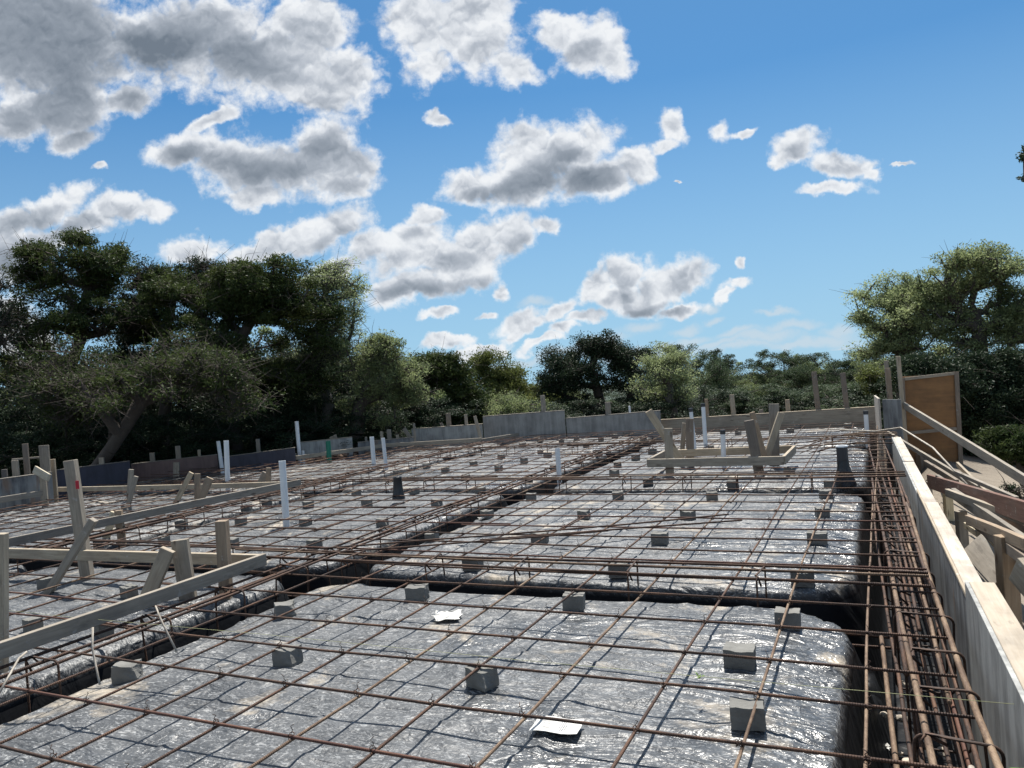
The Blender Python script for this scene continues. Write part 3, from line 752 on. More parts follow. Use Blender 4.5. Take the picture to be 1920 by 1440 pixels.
bd('brace_board', (1788, 925), 7.2, (1960, 1045), 4.8, .10, 'weathered grey board sloping down right under the dark red board', 'lumber_grey')
bd('brace_board', (1815, 975), 6.2, (1960, 1062), 4.4, .06, 'pale yellow board, upper of the two parallel sloping boards', 'lumber_fresh')
bd('brace_board', (1812, 985), 6.0, (1960, 1088), 4.2, .05, 'pale yellow board, lower of the two parallel sloping boards', 'lumber_fresh')
bd('brace_board', (1825, 935), 7.0, (1960, 1012), 5.2, .06, 'brown sloping board just under the long dark board', 'lumber_red')
bd('brace_board', (1835, 955), 6.8, (1960, 1036), 5.0, .05, 'grey sloping board in the middle of the pile outside the form', 'lumber_grey')
bd('brace_board', (1825, 1020), 5.2, (1885, 1085), 4.75, .17, 'wide grey offcut leaning on the thick square stake', 'lumber_grey', side=(.6, .2, .7))
bd('brace_board', (1905, 1065), 4.2, (1990, 1160), 3.9, .16, 'mossy grey board at the right edge behind the thick stake', 'lumber_grey')

for k in range(6):
    y0 = random.uniform(858, 985); x0 = random.uniform(1745, 1850)+(y0-860)*.25; dd = 9.0-(y0-860)*.028+random.uniform(-.2, .2)
    bd('brace_board', (x0, y0), dd, (x0+random.uniform(110, 190), y0+random.uniform(45, 120)), dd-random.uniform(1.2, 2.2), random.choice((.04, .05, .07)),
       'weathered board in the tangle of braces outside the right-hand form', random.choice(('lumber', 'lumber_brown', 'lumber_brown', 'lumber_grey')), group='tangled braces outside the right-hand form')
# tall orange panel
tp = 13.6; A, B = AT(1699, 925, tp+.35), AT(1808, 918, tp); AT0, BT0 = AT(1690, 709, tp+.35), AT(1796, 703.5, tp)
e = empty('plywood_gate_panel', (A.x, A.y, A.z)); tag(e, 'tall upright panel of orange plywood in a 2x4 frame at the right', 'formwork panel')
A2, B2 = A.copy(), B.copy()
up_ = ((AT0-A)+(BT0-B)).normalized(); xr = (B-A).normalized(); nrm = xr.cross(up_)   # towards viewer or away
if nrm.dot(CP-A) < 0: nrm = -nrm
hgt = (AT0-A).length; wid = (B-A).length
def pp(a, b, out=0): return A+xr*a+up_*b+nrm*out
board('plywood_sheet', pp(wid/2, .01, -.012), pp(wid/2, hgt-.01, -.012), wid, .016, xr, 'ply_orange', e)
for nme, a, b, w in (('frame_stile', (.03, 0), (.03, hgt), .065), ('frame_stile', (wid-.035, 0), (wid-.035, hgt), .07)):
    board(nme, pp(*a, .018), pp(*b, .018), w, .04, xr, 'lumber_brown', e)
for q in (.03, hgt*.52, hgt-.025): board('frame_rail', pp(.066, q, .016), pp(wid-.073, q, .016), .055, .036, up_, 'lumber', e)

# grey jog panel + thin posts at the far right corner
e = empty('form_wall', G(1672, 808, 0)); tag(e, 'short tall grey form panel at the far right corner with bright end edge', 'formwork')
P0, P1 = G(1658, 808, 0), G(1692, 812, 0)
wallprism('plywood_panel', P0, P1, -.9, -.9, VZ(P0, 749), VZ(P1, 749), .018, 'ply_grey', e)
P2 = G(1652, 770, 0)
q0 = Vector((P0.x-.03, P0.y+.02, 0)); q1 = Vector((P0.x-.10, P0.y+1.7, 0))
wallprism('side_panel', q0, q1, -.9, -.9, VZ(P0, 747), VZ(P0, 747)-.04, .03, 'plate', e)
def vstake(px, yt, P, wpx, mat, label, th=None, name='wooden_stake', dx=0, zb=-.9, group='stakes behind the far forms', cat='stake', parent=None):
    t = dep(P); T = AT(px, yt, t); Bt = Vector((T.x+dx, T.y, zb)); Bt += (Bt-T).normalized()*0
    o = board(name, Bt, T, wpx*t/FPX, th or .035, VIEWR, mat, parent)
    if parent is None: tag(o, label, cat, group)
    elif label: o['label'] = label
    return o
PR = G(1672, 806, 0)+Vector((.1, .5, 0))
vstake(1661, 676, PR+Vector((0, .6, 0)), 7, 'lumber_grey', 'thin tall post left of the orange panel, farther one', dx=.04)
vstake(1664, 690, PR+Vector((0, .5, 0)), 9, 'lumber_brown', 'short brown post tight behind the thin tall post', dx=.02)
vstake(1684, 668, PR+Vector((0, -.2, 0)), 7, 'lumber_grey', 'thin tall grey post touching the orange panel', dx=.03)

# ------------------------------------------------------------------ far forms
def fwall(pa, pb, ya, yb, mat, label, plate=True, bot=-.7, yt_is_row=True, stakes=(), th=.02, pmat='lumber_grey', base=0.0, pt=.012):
    P0, P1 = G(*pa, base), G(*pb, base)
    e = empty('form_wall', (P0+P1)/2); tag(e, label, 'formwork')
    za, zb = VZ(P0, ya), VZ(P1, yb)
    wallprism('plywood_panel', P0, P1, bot, bot, za, zb, th, mat, e)
    if plate:
        x = (P1-P0).normalized(); y = Vector((-x.y, x.x, 0)); off = y*.028
        board('top_plate', Vector((P0.x, P0.y, za+pt/2+.002))+off, Vector((P1.x, P1.y, zb+pt/2+.002))+off, pt, .075, None, pmat, e)
    return e, P0, P1
e1, P0, P1 = fwall((1237, 800.5), (1650, 787), 788, 763, 'lumber_grey', 'long far form wall of grey boards right of the formwork box stakes', pmat='lumber')
BK = (P0+P1)/2; yv = Vector((0, .12, 0))
def onl(px):
    # point on that far wall line below column px
    f_ = (px-1237)/(1650-1237); return P0.lerp(P1, f_)+yv
vstake(1372, 740, onl(1372), 8, 'lumber_grey', 'far stake left of centre behind the long far form, medium height', dx=.03)
vstake(1476, 749, onl(1476), 8, 'lumber', 'short far stake behind the long far form, right of the box stakes', dx=.02)
vstake(1526, 697, onl(1530), 9, 'lumber_brown', 'tall brown far stake, left of the two tallest', dx=.07)
vstake(1580, 699, onl(1584), 9, 'lumber_brown', 'tall brown far stake, right of the two tallest', dx=.07)
vstake(1427, 768, onl(1427), 7, 'lumber', 'low far stake just topping the form between box stakes', dx=.02)
vstake(1324, 748, onl(1326), 6, 'lumber_brown', 'brown far stake just right of the tallest white pipe', dx=.02)
e2, P0b, P1b = fwall((1063, 812), (1240, 803), 785, 770.5, 'ply_far', 'smooth dark grey far form panel right of the taller far panel')
L2 = lambda px: P0b.lerp(P1b, (px-1063)/(1240-1063))+yv
vstake(1139, 754, L2(1139), 10, 'lumber_grey', 'short pale stake behind the smooth grey far panel', dx=.02)
vstake(1228, 772, L2(1228), 6, 'lumber_grey', 'low stake at the right end of the smooth grey far panel', dx=.01)
vstake(1180, 761, L2(1180), 3.5, 'pvc', 'small white marker peg behind the far form', dx=.0, th=.03)
e3, P0c, P1c = fwall((908, 820), (1061, 812), 781.5, 770, 'ply_far', 'taller grey far form panel left of the step')
vstake(1017, 741, P0c.lerp(P1c, .7)+yv, 9, 'lumber_grey', 'stake behind the taller grey far panel', dx=.02)
e4, P0d, P1d = fwall((773, 828), (906, 820), 805, 795.5, 'ply_pale', 'weathered grey panel at far left centre behind slanting stakes')
vstake(873, 777, P0d.lerp(P1d, .75)+yv, 6, 'lumber_grey', 'thin stake behind the weathered far left panel, right of its middle', dx=.02)
vstake(840, 775, P0d.lerp(P1d, .5)+yv, 9, 'lumber_brown', 'dull brown stake behind the weathered far left panel', dx=.01)
def lean(a, b, zb, w, mat, label, dt=0.0, th=.035, name='wooden_stake', group='slanting stakes by the far left forms', side=None, cat='stake'):
    B = G(*b, zb); T = AT(*a, dep(B)+dt); o = board(name, B+(B-T).normalized()*.12, T, w*dep(B)/FPX, th, side or VIEWR, mat); tag(o, label, cat, group); return o
lean((827, 793), (837, 823), 0, 5, 'lumber', 'slanting stake nailed to the weathered far panel, left one')
lean((890, 780), (902, 823), 0, 6, 'lumber', 'slanting stake nailed to the weathered far panel, right one')
lean((767, 767), (757, 812), 0, 6, 'lumber', 'tall forked pale stake, upper slanting part', dt=.0)
lean((757, 803), (775, 829), 0, 7, 'lumber', 'tall forked pale stake, lower brace')
def lowboard(a, b, ha, label, mat='lumber_grey', z=.0, pt=.012, nm='form_board'):
    A, B = G(*a, z), G(*b, z); w = ha*dep((A+B)/2)/FPX
    A.z += w/2; B.z += w/2
    o = board(nm, A, B, w, .038, None, mat, warp=.006); tag(o, label, 'form board'); return o
lowboard((725, 838), (903, 828), 7, 'low grey edge board under the weathered far panel')
lowboard((903, 828), (1000, 812), 5, 'low grey board rising right in front of the taller far panel')
lowboard((555, 862), (725, 838), 7, 'low grey edge board running behind the green pipe and pipe pair')
lowboard((460, 863), (556, 857), 7, 'short pale low board left of the tallest thin white pipe')
e5, a5, b5 = fwall((565, 853), (662, 843), 830, 820, 'ply_pale', 'pale panel with slanted right end behind the green pipe')
lean((622, 818), (632, 842), .02, 9, 'lumber', 'short slanting stake on the pale panel behind the green pipe')
lean((628, 815), (636, 842), .02, 5, 'lumber_grey', 'thin stake beside the slanting one on the pale panel')
e6, a6, b6 = fwall((672, 843), (778, 832), 830, 820, 'ply_grey', 'low dark panel left of the forked stake')
for (x, yt, w, lab) in ((686, 819, 4, 'tiny stake behind the low dark panel, leftmost of its row'), (715, 809, 5, 'small stake behind the low dark panel near the white pipe pair'), (729, 805, 8, 'wider stake with bright top behind the low dark panel'), (745, 815, 5, 'tiny stub behind the low dark panel, rightmost of its row'), (776, 794, 4, 'thin splinter-like stake left of the weathered far panel')):
    vstake(x, yt, (a6+b6)/2+yv*2, w, 'lumber_grey', lab)
e7, a7, b7 = fwall((410, 874), (554, 863), 859, 840, 'ply_navy', 'dark blackish form panel between white pipe pair and thin tall pipe')
vstake(483, 823, (a7+b7)/2+yv*2, 7, 'lumber_grey', 'stake behind the blackish panel right of the left pipe pair')
lean((549, 820), (540, 842), .1, 8, 'lumber_grey', 'grey stick leaning left of the tallest thin pipe')
e8, a8, b8 = fwall((247, 889), (409, 874), 871, 853, 'ply_red', 'red-brown form panel on the left below the trees')
for (x, yt, w, lab) in ((285, 849, 9, 'short stake behind the red-brown panel, leftmost'), (333, 836, 9, 'taller grey stake behind the middle of the red-brown panel'), (373, 843, 5, 'thin stake behind the right end of the red-brown panel')):
    vstake(x, yt, a8.lerp(b8, (x-247)/162)+yv*2, w, 'lumber_grey', lab, group='stakes behind the left forms')
lean((331, 867), (331, 884), 0, 11, 'lumber', 'stub of board in front of the red-brown panel')
e9, a9, b9 = fwall((102, 914), (246, 894), 883, 865, 'ply_navy', 'dark navy form panel on the left below the trees')
vstake(190, 858, (a9+b9)/2+yv*2, 9, 'lumber_grey', 'short stake behind the dark navy panel', group='stakes behind the left forms')
e10, a10, b10 = fwall((-60, 958), (101, 930), 908, 886, 'ply_grey', 'leftmost grey form panel at the picture edge')
lowboard((-60, 953), (80, 930), 11, 'pale rail along the foot of the leftmost grey form panel', z=.06)
for (x, yt, w, m_, lab) in ((28, 863, 12, 'lumber', 'short pale stake behind the leftmost panel'), (47, 832, 10, 'lumber_brown', 'tall brown stake behind the leftmost panel'), (82, 835, 18, 'lumber_grey', 'wide flat grey stake behind the leftmost panel'), (98, 861, 10, 'lumber', 'short stake at the right end of the leftmost panel'), (8, 880, 10, 'bark_pale', 'weathered post at the far left picture edge')):
    vstake(x, yt, a10.lerp(b10, (x+60)/161)+Vector((-.12, .12, 0)), w, m_, lab, group='stakes behind the left forms')
tA = dep(a10.lerp(b10, .7))+.25
bd('rail_board', (22, 862), tA, (80, 857), tA+.2, .03, 'thin horizontal rail between the stakes at far left', 'lumber', th=.03)
lean((80, 893), (84, 937), 0, 12, 'lumber_grey', 'stake in front of the leftmost panel under the slanted bright board')
tB = dep(G(84, 937, 0)); bd('board_offcut', (65, 880), tB-.02, (92, 896), tB-.25, .11, 'short board with bright sunlit face slanting over the front stake at left', 'lumber_fresh', side=(0, .3, 1))
lowboard((103, 922), (560, 912), 9, 'long low rail running right from the leftmost panel to the frame', z=.03, mat='lumber_grey')
# stakes and braces of the far rail
lean((246, 880), (243, 925), .0, 9, 'lumber_grey', 'grey stake behind the long low rail', group='stakes along the left rails')
lean((255, 893), (243, 938), .0, 8, 'lumber', 'pale leaning slat on the stake of the long low rail', group='stakes along the left rails')
lean((359, 886), (333, 936), .0, 9, 'lumber', 'slanting brace left of a pair on the long low rail', group='stakes along the left rails')
lean((370, 888), (370, 935), .0, 10, 'lumber_brown', 'upright stake between two slanting braces on the long low rail', group='stakes along the left rails')
lean((394, 896), (376, 936), .0, 14, 'lumber_brown', 'dark slanting brace right of a pair on the long low rail', group='stakes along the left rails')
lean((498, 886), (486, 912), .02, 12, 'lumber', 'slanting brace with bright top near the right end of long rail', group='stakes along the left rails')
lean((504, 877), (503, 912), .02, 9, 'lumber_brown', 'brown stake near the right end of the long low rail', group='stakes along the left rails')

# ------------------------------------------------------------------ left form frame
e = empty('timber_formwork', (-5.8, 4.4, 0)); tag(e, 'large timber form frame on stakes at lower left with three rails', 'form frame')
XL3 = -4.31
board('rail', (XL3, 4.42, .107), (XL3, 2.30, .107), .089, .038, None, 'lumber', e, .004)
board('rail', (XL3-.02, 4.39, .105), (-8.2, 4.20, .105), .087, .038, None, 'lumber_grey', e, .006)
A = G(563, 905, .1); B = G(-40, 1030, .1)
board('rail', (A.x, A.y, .105), (B.x, B.y, .105), .087, .038, None, 'lumber_grey', e, .006)
def fstake(a, b, zb, w, mat, th=.038, dt=0, name='stake', ext=.15, label=None):
    B = G(*b, zb); T = AT(*a, dep(B)+dt); o = board(name, B+(B-T).normalized()*ext, T, w*dep(B)/FPX, th, VIEWR, mat, e, label=label); return o
STK = fstake((132, 863), (164, 1083), -.1, 20, 'lumber', .07, label='tall stake with red paint mark')
fstake((337, 1012), (360, 1168), -.30, 30, 'lumber_grey', .05)
fstake((416, 976), (424, 1112), -.1, 20, 'lumber_brown', .08, label='brown square stake at the frame corner')
fstake((176, 974), (95, 1104), -.08, 13, 'lumber_grey', .06, 0, 'brace')
fstake((315, 1030), (256, 1168), -.24, 26, 'lumber', .05, .0, 'brace')
fstake((2, 1000), (2, 1255), -.1, 20, 'lumber_grey', .05)
fstake((214, 960), (200, 1006), -.1, 12, 'lumber_fresh', .04, 0, 'brace')
fstake((222, 957), (228, 1008), -.1, 13, 'lumber_brown', .05)
S1T = AT(132, 863, dep(G(164, 1083, -.1)))
Bm = AT(145, 909, dep(S1T)-.052)
o = board('paint_mark', Bm-Vector((0, 0, .035)), Bm+Vector((0, 0, .035)), .03, .004, VIEWR, 'redpaint', None)
o.parent = STK; o.matrix_parent_inverse = STK.matrix_world.inverted()

# ------------------------------------------------------------------ formwork box
e = empty('formwork_box', G(1340, 880, 0)); tag(e, 'rectangular timber formwork box standing on stakes over the mat, centre right', 'formwork box')
FL, FR, BR, BL = Vector((-2.76, 9.62, .1)), Vector((-1.10, 9.62, .1)), Vector((-1.08, 10.75, .1)), Vector((-2.78, 10.6, .1))
hb = .105
board('side_board', FL, FR, hb, .038, None, 'lumber_grey', e)
board('side_board', FR+Vector((0, .022, .0)), BR, hb-.004, .038, None, 'lumber', e)
board('side_board', BR+Vector((-.022, 0, 0)), BL, hb-.004, .038, None, 'lumber', e)
board('side_board', BL+Vector((0, -.022, 0)), FL+Vector((0, .022, 0)), hb-.003, .038, None, 'lumber', e)
def bs_(a, b, d, w, mat, name='stake', th=.04, ext=.1):
    T, B = AT(*a, d), AT(*b, d+(0)); return board(name, B+(B-T).normalized()*ext, T, w*d/FPX, th, VIEWR, mat, e)
dF = dep(FL); dM = dep((FL+BR)/2); dB = dep(BL)
bs_((1253, 803), (1256, 890), dF+.08, 15, 'lumber_grey', ext=.0)
bs_((1216, 770), (1275, 862), dF+.35, 14, 'lumber', 'brace', .035, .02)
bs_((1293, 785), (1294, 862), dB+.0, 14, 'lumber_brown')
bs_((1283, 793), (1278, 862), dB+.12, 8, 'lumber_grey', 'brace')
bs_((1404, 788), (1424, 890), dF-.42, 18, 'lumber_brown', ext=.0)
bs_((1410, 773), (1434, 858), dF+.05, 10, 'lumber_brown', 'brace', .035)
bs_((1451, 757), (1452, 860), dF+.3, 18, 'lumber_grey')
bs_((1465, 774), (1440, 848), dF+.1, 12, 'lumber_grey', 'brace')

# ------------------------------------------------------------------ small things
def rod(a, ta, pts, r, mat, label):
    P = [AT(*a, ta)]+[AT(*p, t) for p, t in pts]; o = tube('bent_rod', P, r, mat, n=6); tag(o, label, 'steel rod', 'light bent rods by the near trench'); return o
rod((300, 1143), 4.1, [((292, 1136), 4.1), ((303, 1165), 4.05), ((331, 1221), 3.95)], .005, 'steel', 'pale bent steel rod below the middle of the nearest frame rail')
rod((174, 1176), 3.75, [((173, 1215), 3.72), ((180, 1250), 3.68), ((187, 1283), 3.62)], .0055, 'steel', 'pale steel rod hanging down left of centre of the near trench')
rod((50, 1222), 3.7, [((35, 1235), 3.65), ((20, 1262), 3.5), ((-2, 1300), 3.4)], .0055, 'steel', 'pale steel rod at the lower left picture corner')
P = [G(-30, 1140, .10), G(133, 1157, .098), G(500, 1190, .095), G(1000, 1240, .095), G(1410, 1277, .1), G(1909, 1321, .115)]
o = tube('string_line', P, .0010, 'string', n=4); tag(o, 'thin yellow-green string line stretched across the near mat', 'string')
def crumple(px, py, w, d, rot, label, name, flat=False, seed=3):
    P = G(px, py, SURF+.012); r = random.Random(seed); n = 7; V = []; F = []
    for i in range(n):
        for j in range(n):
            x, y = (i/(n-1)-.5)*w, (j/(n-1)-.5)*d
            if not flat: x += r.uniform(-.016, .016); y += r.uniform(-.016, .016)
            V.append((x, y, (r.uniform(0, .022) if not flat else .004*math.sin(i*1.1)+.003*math.cos(j*.9)+.003)))
    for i in range(n-1):
        for j in range(n-1): F.append((i*n+j, (i+1)*n+j, (i+1)*n+j+1, i*n+j+1))
    if not flat: F = [f for f in F if f not in ((0, n, n+1, 1),)]
    me = polymesh(name, V, F, False)
    mw = Matrix.Translation(Vector((P.x, P.y, gz(P.x, P.y)+.012)))@Matrix.Rotation(rot, 4, 'Z')
    o = link(name, me, 'paper', None, mw); md = o.modifiers.new('s', 'SOLIDIFY'); md.thickness = .0012
    tag(o, label, 'paper'); return o, mw
crumple(838, 1157, .17, .15, .3, 'crumpled white paper on the near sheet', 'paper_scrap', seed=5)
o, mw = crumple(1045, 1367, .20, .135, .12, 'flat printed sheet of white paper between two long bars at the bottom', 'paper_sheet', True)
for k, (x0, y0, x1, y1) in enumerate(((.02, -.045, .02, .03), (.028, -.045, .028, .02), (.036, -.03, .036, .03), (-.07, .02, -.03, .012), (-.06, -.03, -.02, -.038))):
    L = math.hypot(x1-x0, y1-y0)
    me = box_mesh('print_line', L, .0012, .0035, 0)
    c = bpy.data.objects.new('print_line', me); COL.objects.link(c); me.materials.append(M['ink']); c.parent = o
    c.location = ((x0+x1)/2, (y0+y1)/2, .0105); c.rotation_euler = (0, 0, math.atan2(y1-y0, x1-x0))
for (px, py, s, lab) in ((1190, 1105, .05, 'white scrap on the lip of the near cross trench'), (905, 968, .09, 'white paper scrap beside the middle long trench'), (722, 975, .05, 'white scrap by a block left of the middle long trench'), (1645, 1160, .03, 'tiny white fleck in the edge trench')):
    crumple(px, py, s, s*.7, random.uniform(0, 3), lab, 'paper_scrap', seed=int(px))
def sprig(P, s, label, n=7, h=.1):
    V, F = [], []; r = random.Random(int(P.x*100))
    for k in range(n):
        a = r.uniform(0, 6.28); L = s*r.uniform(.6, 1.2); bx, by = math.cos(a), math.sin(a); up = r.uniform(.3, 1.2)
        b = len(V); w = s*.09
        pts = [(0, 0, 0), (bx*L*.5, by*L*.5, up*L*.5), (bx*L, by*L, up*L*.55)]
        for i, p in enumerate(pts):
            ww = (w, w*1.2, .0004)[i]; V += [(p[0]-by*ww, p[1]+bx*ww, p[2]), (p[0]+by*ww, p[1]-bx*ww, p[2])]
        F += [(b, b+1, b+3, b+2), (b+2, b+3, b+5, b+4)]
    o = link('weed_sprig', polymesh('weed_sprig', V, F, False), 'grass', None, Matrix.Translation(P)); tag(o, label, 'weed')
sprig(G(1311, 1272, -.0), .035, 'tiny green leaf sprig caught on the string over the near pad')
sprig(Vector((WX(2.5)-.02, 2.55, .09)), .09, 'green weed blades against the near form panel at lower right', 6)
sprig(Vector((WX(3.6)+.26, 3.75, -.15)), .3, 'green grass blades at the right edge outside the form', 9)
# rubble and clods in the edge trench
def rock(P, s, mat, label, name='stone', group=None, cat='stone'):
    bm = bmesh.new(); bmesh.ops.create_icosphere(bm, subdivisions=2, radius=s); r = random.Random(int(P[0]*1e4) ^ int(P[1]*1e4))
    k = (r.uniform(.7, 1.3), r.uniform(.7, 1.3), r.uniform(.5, .9))
    for v in bm.verts: v.co = Vector((v.co.x*k[0], v.co.y*k[1], v.co.z*k[2]))*r.uniform(.82, 1.15)
    me = bpy.data.meshes.new(name); bm.to_mesh(me); bm.free(); o = link(name, me, mat, None, Matrix.Translation(P)); tag(o, label, cat, group)
for k in range(26):
    y = 2.2+3.0*random.random()**1.2; x = WX(y)-random.uniform(.08, .42); rock((x, y, -.70), random.uniform(.015, .035), 'mudstone', 'muddy stone on the floor of the near edge trench', group='stones in the edge trench')
# red soil and clutter beyond the far left rails
for k in range(44):
    f = random.random(); P = G(560+f*190+random.uniform(-30, 10), 864-f*24+random.uniform(-1, 5), SURF)
    rock((P.x, P.y, SURF+.03), random.uniform(.04, .10), 'soil', 'reddish soil clod scattered by the far left edge boards', 'soil_clod', 'soil clods by the far left edge', 'soil clod')

# ------------------------------------------------------------------ trees
def quads_leaves(C, n, rad, s, elong=1.0, flat=.7, rs=None, upb=.4):
    k = len(C); c = np.repeat(C, n, axis=0); rr = np.repeat(rad, n)
    d = rs.normal(size=(k*n, 3)); d /= np.linalg.norm(d, axis=1)[:, None]
    d *= (rs.random(k*n)**.45)[:, None]; d[:, 2] *= flat
    p = c+d*rr[:, None]
    nn = rs.normal(size=(k*n, 3)); nn[:, 2] += upb*np.sign(rs.random(k*n)-.2); nn /= np.linalg.norm(nn, axis=1)[:, None]
    t = np.cross(nn, rs.normal(size=(k*n, 3))); t /= np.linalg.norm(t, axis=1)[:, None]+1e-9
    b = np.cross(nn, t); ss = s*(.55+.9*rs.random(k*n))[:, None]
    V = np.stack([p-t*ss*elong, p-b*ss*.5, p+t*ss*elong, p+b*ss*.5], 1).reshape(-1, 3)
    F = np.arange(len(V)).reshape(-1, 4); return V, F
def skeleton(base, ttop, tg, rs, droop=0.0, wig=.12, pen=.25, tr_n=9):
    base, ttop = np.array(base, float), np.array(ttop, float)
    nodes = [base]; par = [-1]; plen = [0.0]; L = np.linalg.norm(ttop-base)
    off = rs.normal(size=3)*L*.05; off[2] = 0
    for i in range(1, tr_n+1):
        t = i/tr_n; q = base+(ttop-base)*t+off*math.sin(t*math.pi)+rs.normal(size=3)*L*.012
        nodes.append(q); par.append(i-1); plen.append(plen[-1]+L/tr_n)
    fork = max(2, int(tr_n*.35))
    order = np.argsort(np.linalg.norm(tg-ttop, axis=1)+.8*rs.random(len(tg)))
    NP = np.array(nodes); PL = np.array(plen); tips = []
    ok = np.arange(len(NP)) >= fork
    for ti in order:
        t = tg[ti]; d = np.linalg.norm(NP-t, axis=1); cost = d+pen*PL+np.where(NP[:, 2] > t[2]+.1, .5*(NP[:, 2]-t[2]), 0)+np.where(ok, 0, 50)
        j = int(np.argmin(cost)); D = d[j]; k = max(1, int(D/.45)); a = NP[j]; prev = j
        ctrl = (a+t)/2+np.array([0, 0, droop*D])+rs.normal(size=3)*D*wig
        newp, newpl = [], []
        for q in range(1, k+1):
            f = q/k; pnt = (1-f)**2*a+2*f*(1-f)*ctrl+f*f*t+(rs.normal(size=3)*.025 if q < k else 0)
            newp.append(pnt); newpl.append(PL[prev if q == 1 else -1]+D/k if q == 1 else newpl[-1]+D/k)
            par.append(prev); prev = len(NP)+len(newp)-1
        NP = np.vstack([NP, newp]); PL = np.concatenate([PL, newpl]); ok = np.concatenate([ok, np.ones(len(newp), bool)]); tips.append(prev)
    return NP, np.array(par), tips
def radii(NP, par, tips, tip=.006, ex=2.3, rmax=None):
    cnt = np.zeros(len(NP)); cnt[tips] += 1
    for i in range(len(NP)-1, 0, -1):
        cnt[par[i]] += max(cnt[i], 0)
    r = tip*np.maximum(cnt, .5)**(1/ex)
    if rmax: r *= rmax/r[0]; r = np.maximum(r, tip)
    return r
def tubes_np(A, B, ra, rb, n=5):
    T = B-A; L = np.linalg.norm(T, axis=1)[:, None]+1e-9; T = T/L
    ref = np.where(np.abs(T[:, 2:3]) < .9, np.array([[0, 0, 1.0]]), np.array([[1.0, 0, 0]]))
    a = np.cross(T, ref); a /= np.linalg.norm(a, axis=1)[:, None]; b = np.cross(T, a)
    th = 2*np.pi*np.arange(n)/n; ring = np.cos(th)[None, :, None]*a[:, None, :]+np.sin(th)[None, :, None]*b[:, None, :]
    V0 = A[:, None, :]+ring*ra[:, None, None]; V1 = B[:, None, :]+ring*rb[:, None, None]
    V = np.concatenate([V0, V1], 1).reshape(-1, 3); k = len(A); base = (np.arange(k)*2*n)[:, None]; j = np.arange(n)[None, :]; j2 = (j+1) % n
    F = np.stack([base+j, base+j2, base+n+j2, base+n+j], -1).reshape(-1, 4); return V, F
def ell_pts(specs, rs, shell=.4):
    out = []
    for (c, r, n) in specs:
        r = np.array(r); m_ = max(2, int(n/4.5))
        d = rs.normal(size=(m_, 3)); d /= np.linalg.norm(d, axis=1)[:, None]
        sub = np.array(c)+d*r*(rs.random(m_)**shell*1.06)[:, None]
        k = int(n*1.5); pick = rs.integers(0, m_, k)
        out.append(sub[pick]+rs.normal(size=(k, 3))*np.minimum(r*.30, .5)*np.array([1, 1, .6]))
    return np.vstack(out)
def tree(name, label, base, ttop, specs, leaf, n=150, rad=.32, s=.035, elong=1.0, flat=.65, seed=1, r0=.13, bark='bark', group=None, cat='tree',
         twigs=0, twr=.6, dead=None, droop=.1, shell=.4, gap=.0, wig=.12):
    rs = np.random.default_rng(seed); tg = ell_pts(specs, rs, shell); base = np.array(base, float)
    NP, par, tips = skeleton(base, ttop, tg, rs, droop, wig)
    rr = radii(NP, par, tips, rmax=r0)
    A, B = NP[par[1:]], NP[1:]; V, F = tubes_np(A, B, rr[par[1:]], rr[1:], 6 if r0 > .1 else 4)
    if twigs:      # fine side twigs
        idx = rs.integers(len(A)//6, len(A), twigs); f = rs.random(twigs)[:, None]; p = A[idx]*(1-f)+B[idx]*f
        d = rs.normal(size=(twigs, 3)); d[:, 2] *= .6; d /= np.linalg.norm(d, axis=1)[:, None]; L = (twr*(.3+.7*rs.random(twigs)))[:, None]
        mid = p+d*L*.55+rs.normal(size=p.shape)*.04; e_ = mid+(d+rs.normal(size=p.shape)*.5)*L*.5
        for (a_, b_, q0, q1) in ((p, mid, .007, .005), (mid, e_, .005, .002)):
            v, f2 = tubes_np(a_, b_, np.full(twigs, q0), np.full(twigs, q1), 3); F = np.vstack([F, f2+len(V)]); V = np.vstack([V, v])
    root = empty(name, tuple(base)); tag(root, label, cat, group)
    V = V-base; trk = mesh_np('trunk', V, F, True); link('trunk', trk, bark, root, Matrix.Translation(base))
    C = tg if gap == 0 else tg[rs.random(len(tg)) > gap]
    rads = rad*.95*(.5+.8*rs.random(len(C))); n = int(n*1.05); s = s*.80
    v, f = quads_leaves(C, n, rads, s, elong, flat, rs)
    link('crown', mesh_np('crown', v-base, f), leaf, root, Matrix.Translation(base))
    return root
def gnd(x, y): return float(ground_z(np.array([x]), np.array([y]))[0])
def tp_(px, py, d):
    v = AT(px, py, d); return (v.x, v.y, v.z)
def ellp(px, py, d, rx, rz, n, ry=None):
    """ellipsoid whose outline covers rx,rz photo pixels at depth d"""
    k = d/FPX; v = AT(px, py, d); return ((v.x, v.y, v.z), ((rx*k), (ry if ry else rx*k*.8), rz*k), n)
def T(name, label, px, d, top, specs, leaf, basepx=None, **kw):
    """px column of the trunk foot, d depth, top=(px,py) of the trunk top"""
    v = AT(px, 700, d); b = (v.x, v.y, gnd(v.x, v.y)-.1); return tree(name, label, b, tp_(*top, d), specs, leaf, **kw)
D = 17.5
T('juniper_tree', 'tall ragged juniper at far left with dead twigs on its top', 60, D, (180, 480), [ellp(105, 500, D, 80, 42, 34), ellp(190, 495, D, 52, 62, 34), ellp(60, 480, D, 42, 25, 16), ellp(150, 590, D, 105, 60, 46), ellp(225, 480, D, 20, 25, 9), ellp(170, 440, D, 26, 22, 6), ellp(60, 650, D, 65, 60, 30), ellp(270, 560, D+1, 70, 70, 34)],
  'juniper', n=185, rad=.32, s=.030, elong=1.7, seed=3, r0=.14, twigs=1500, twr=.7)
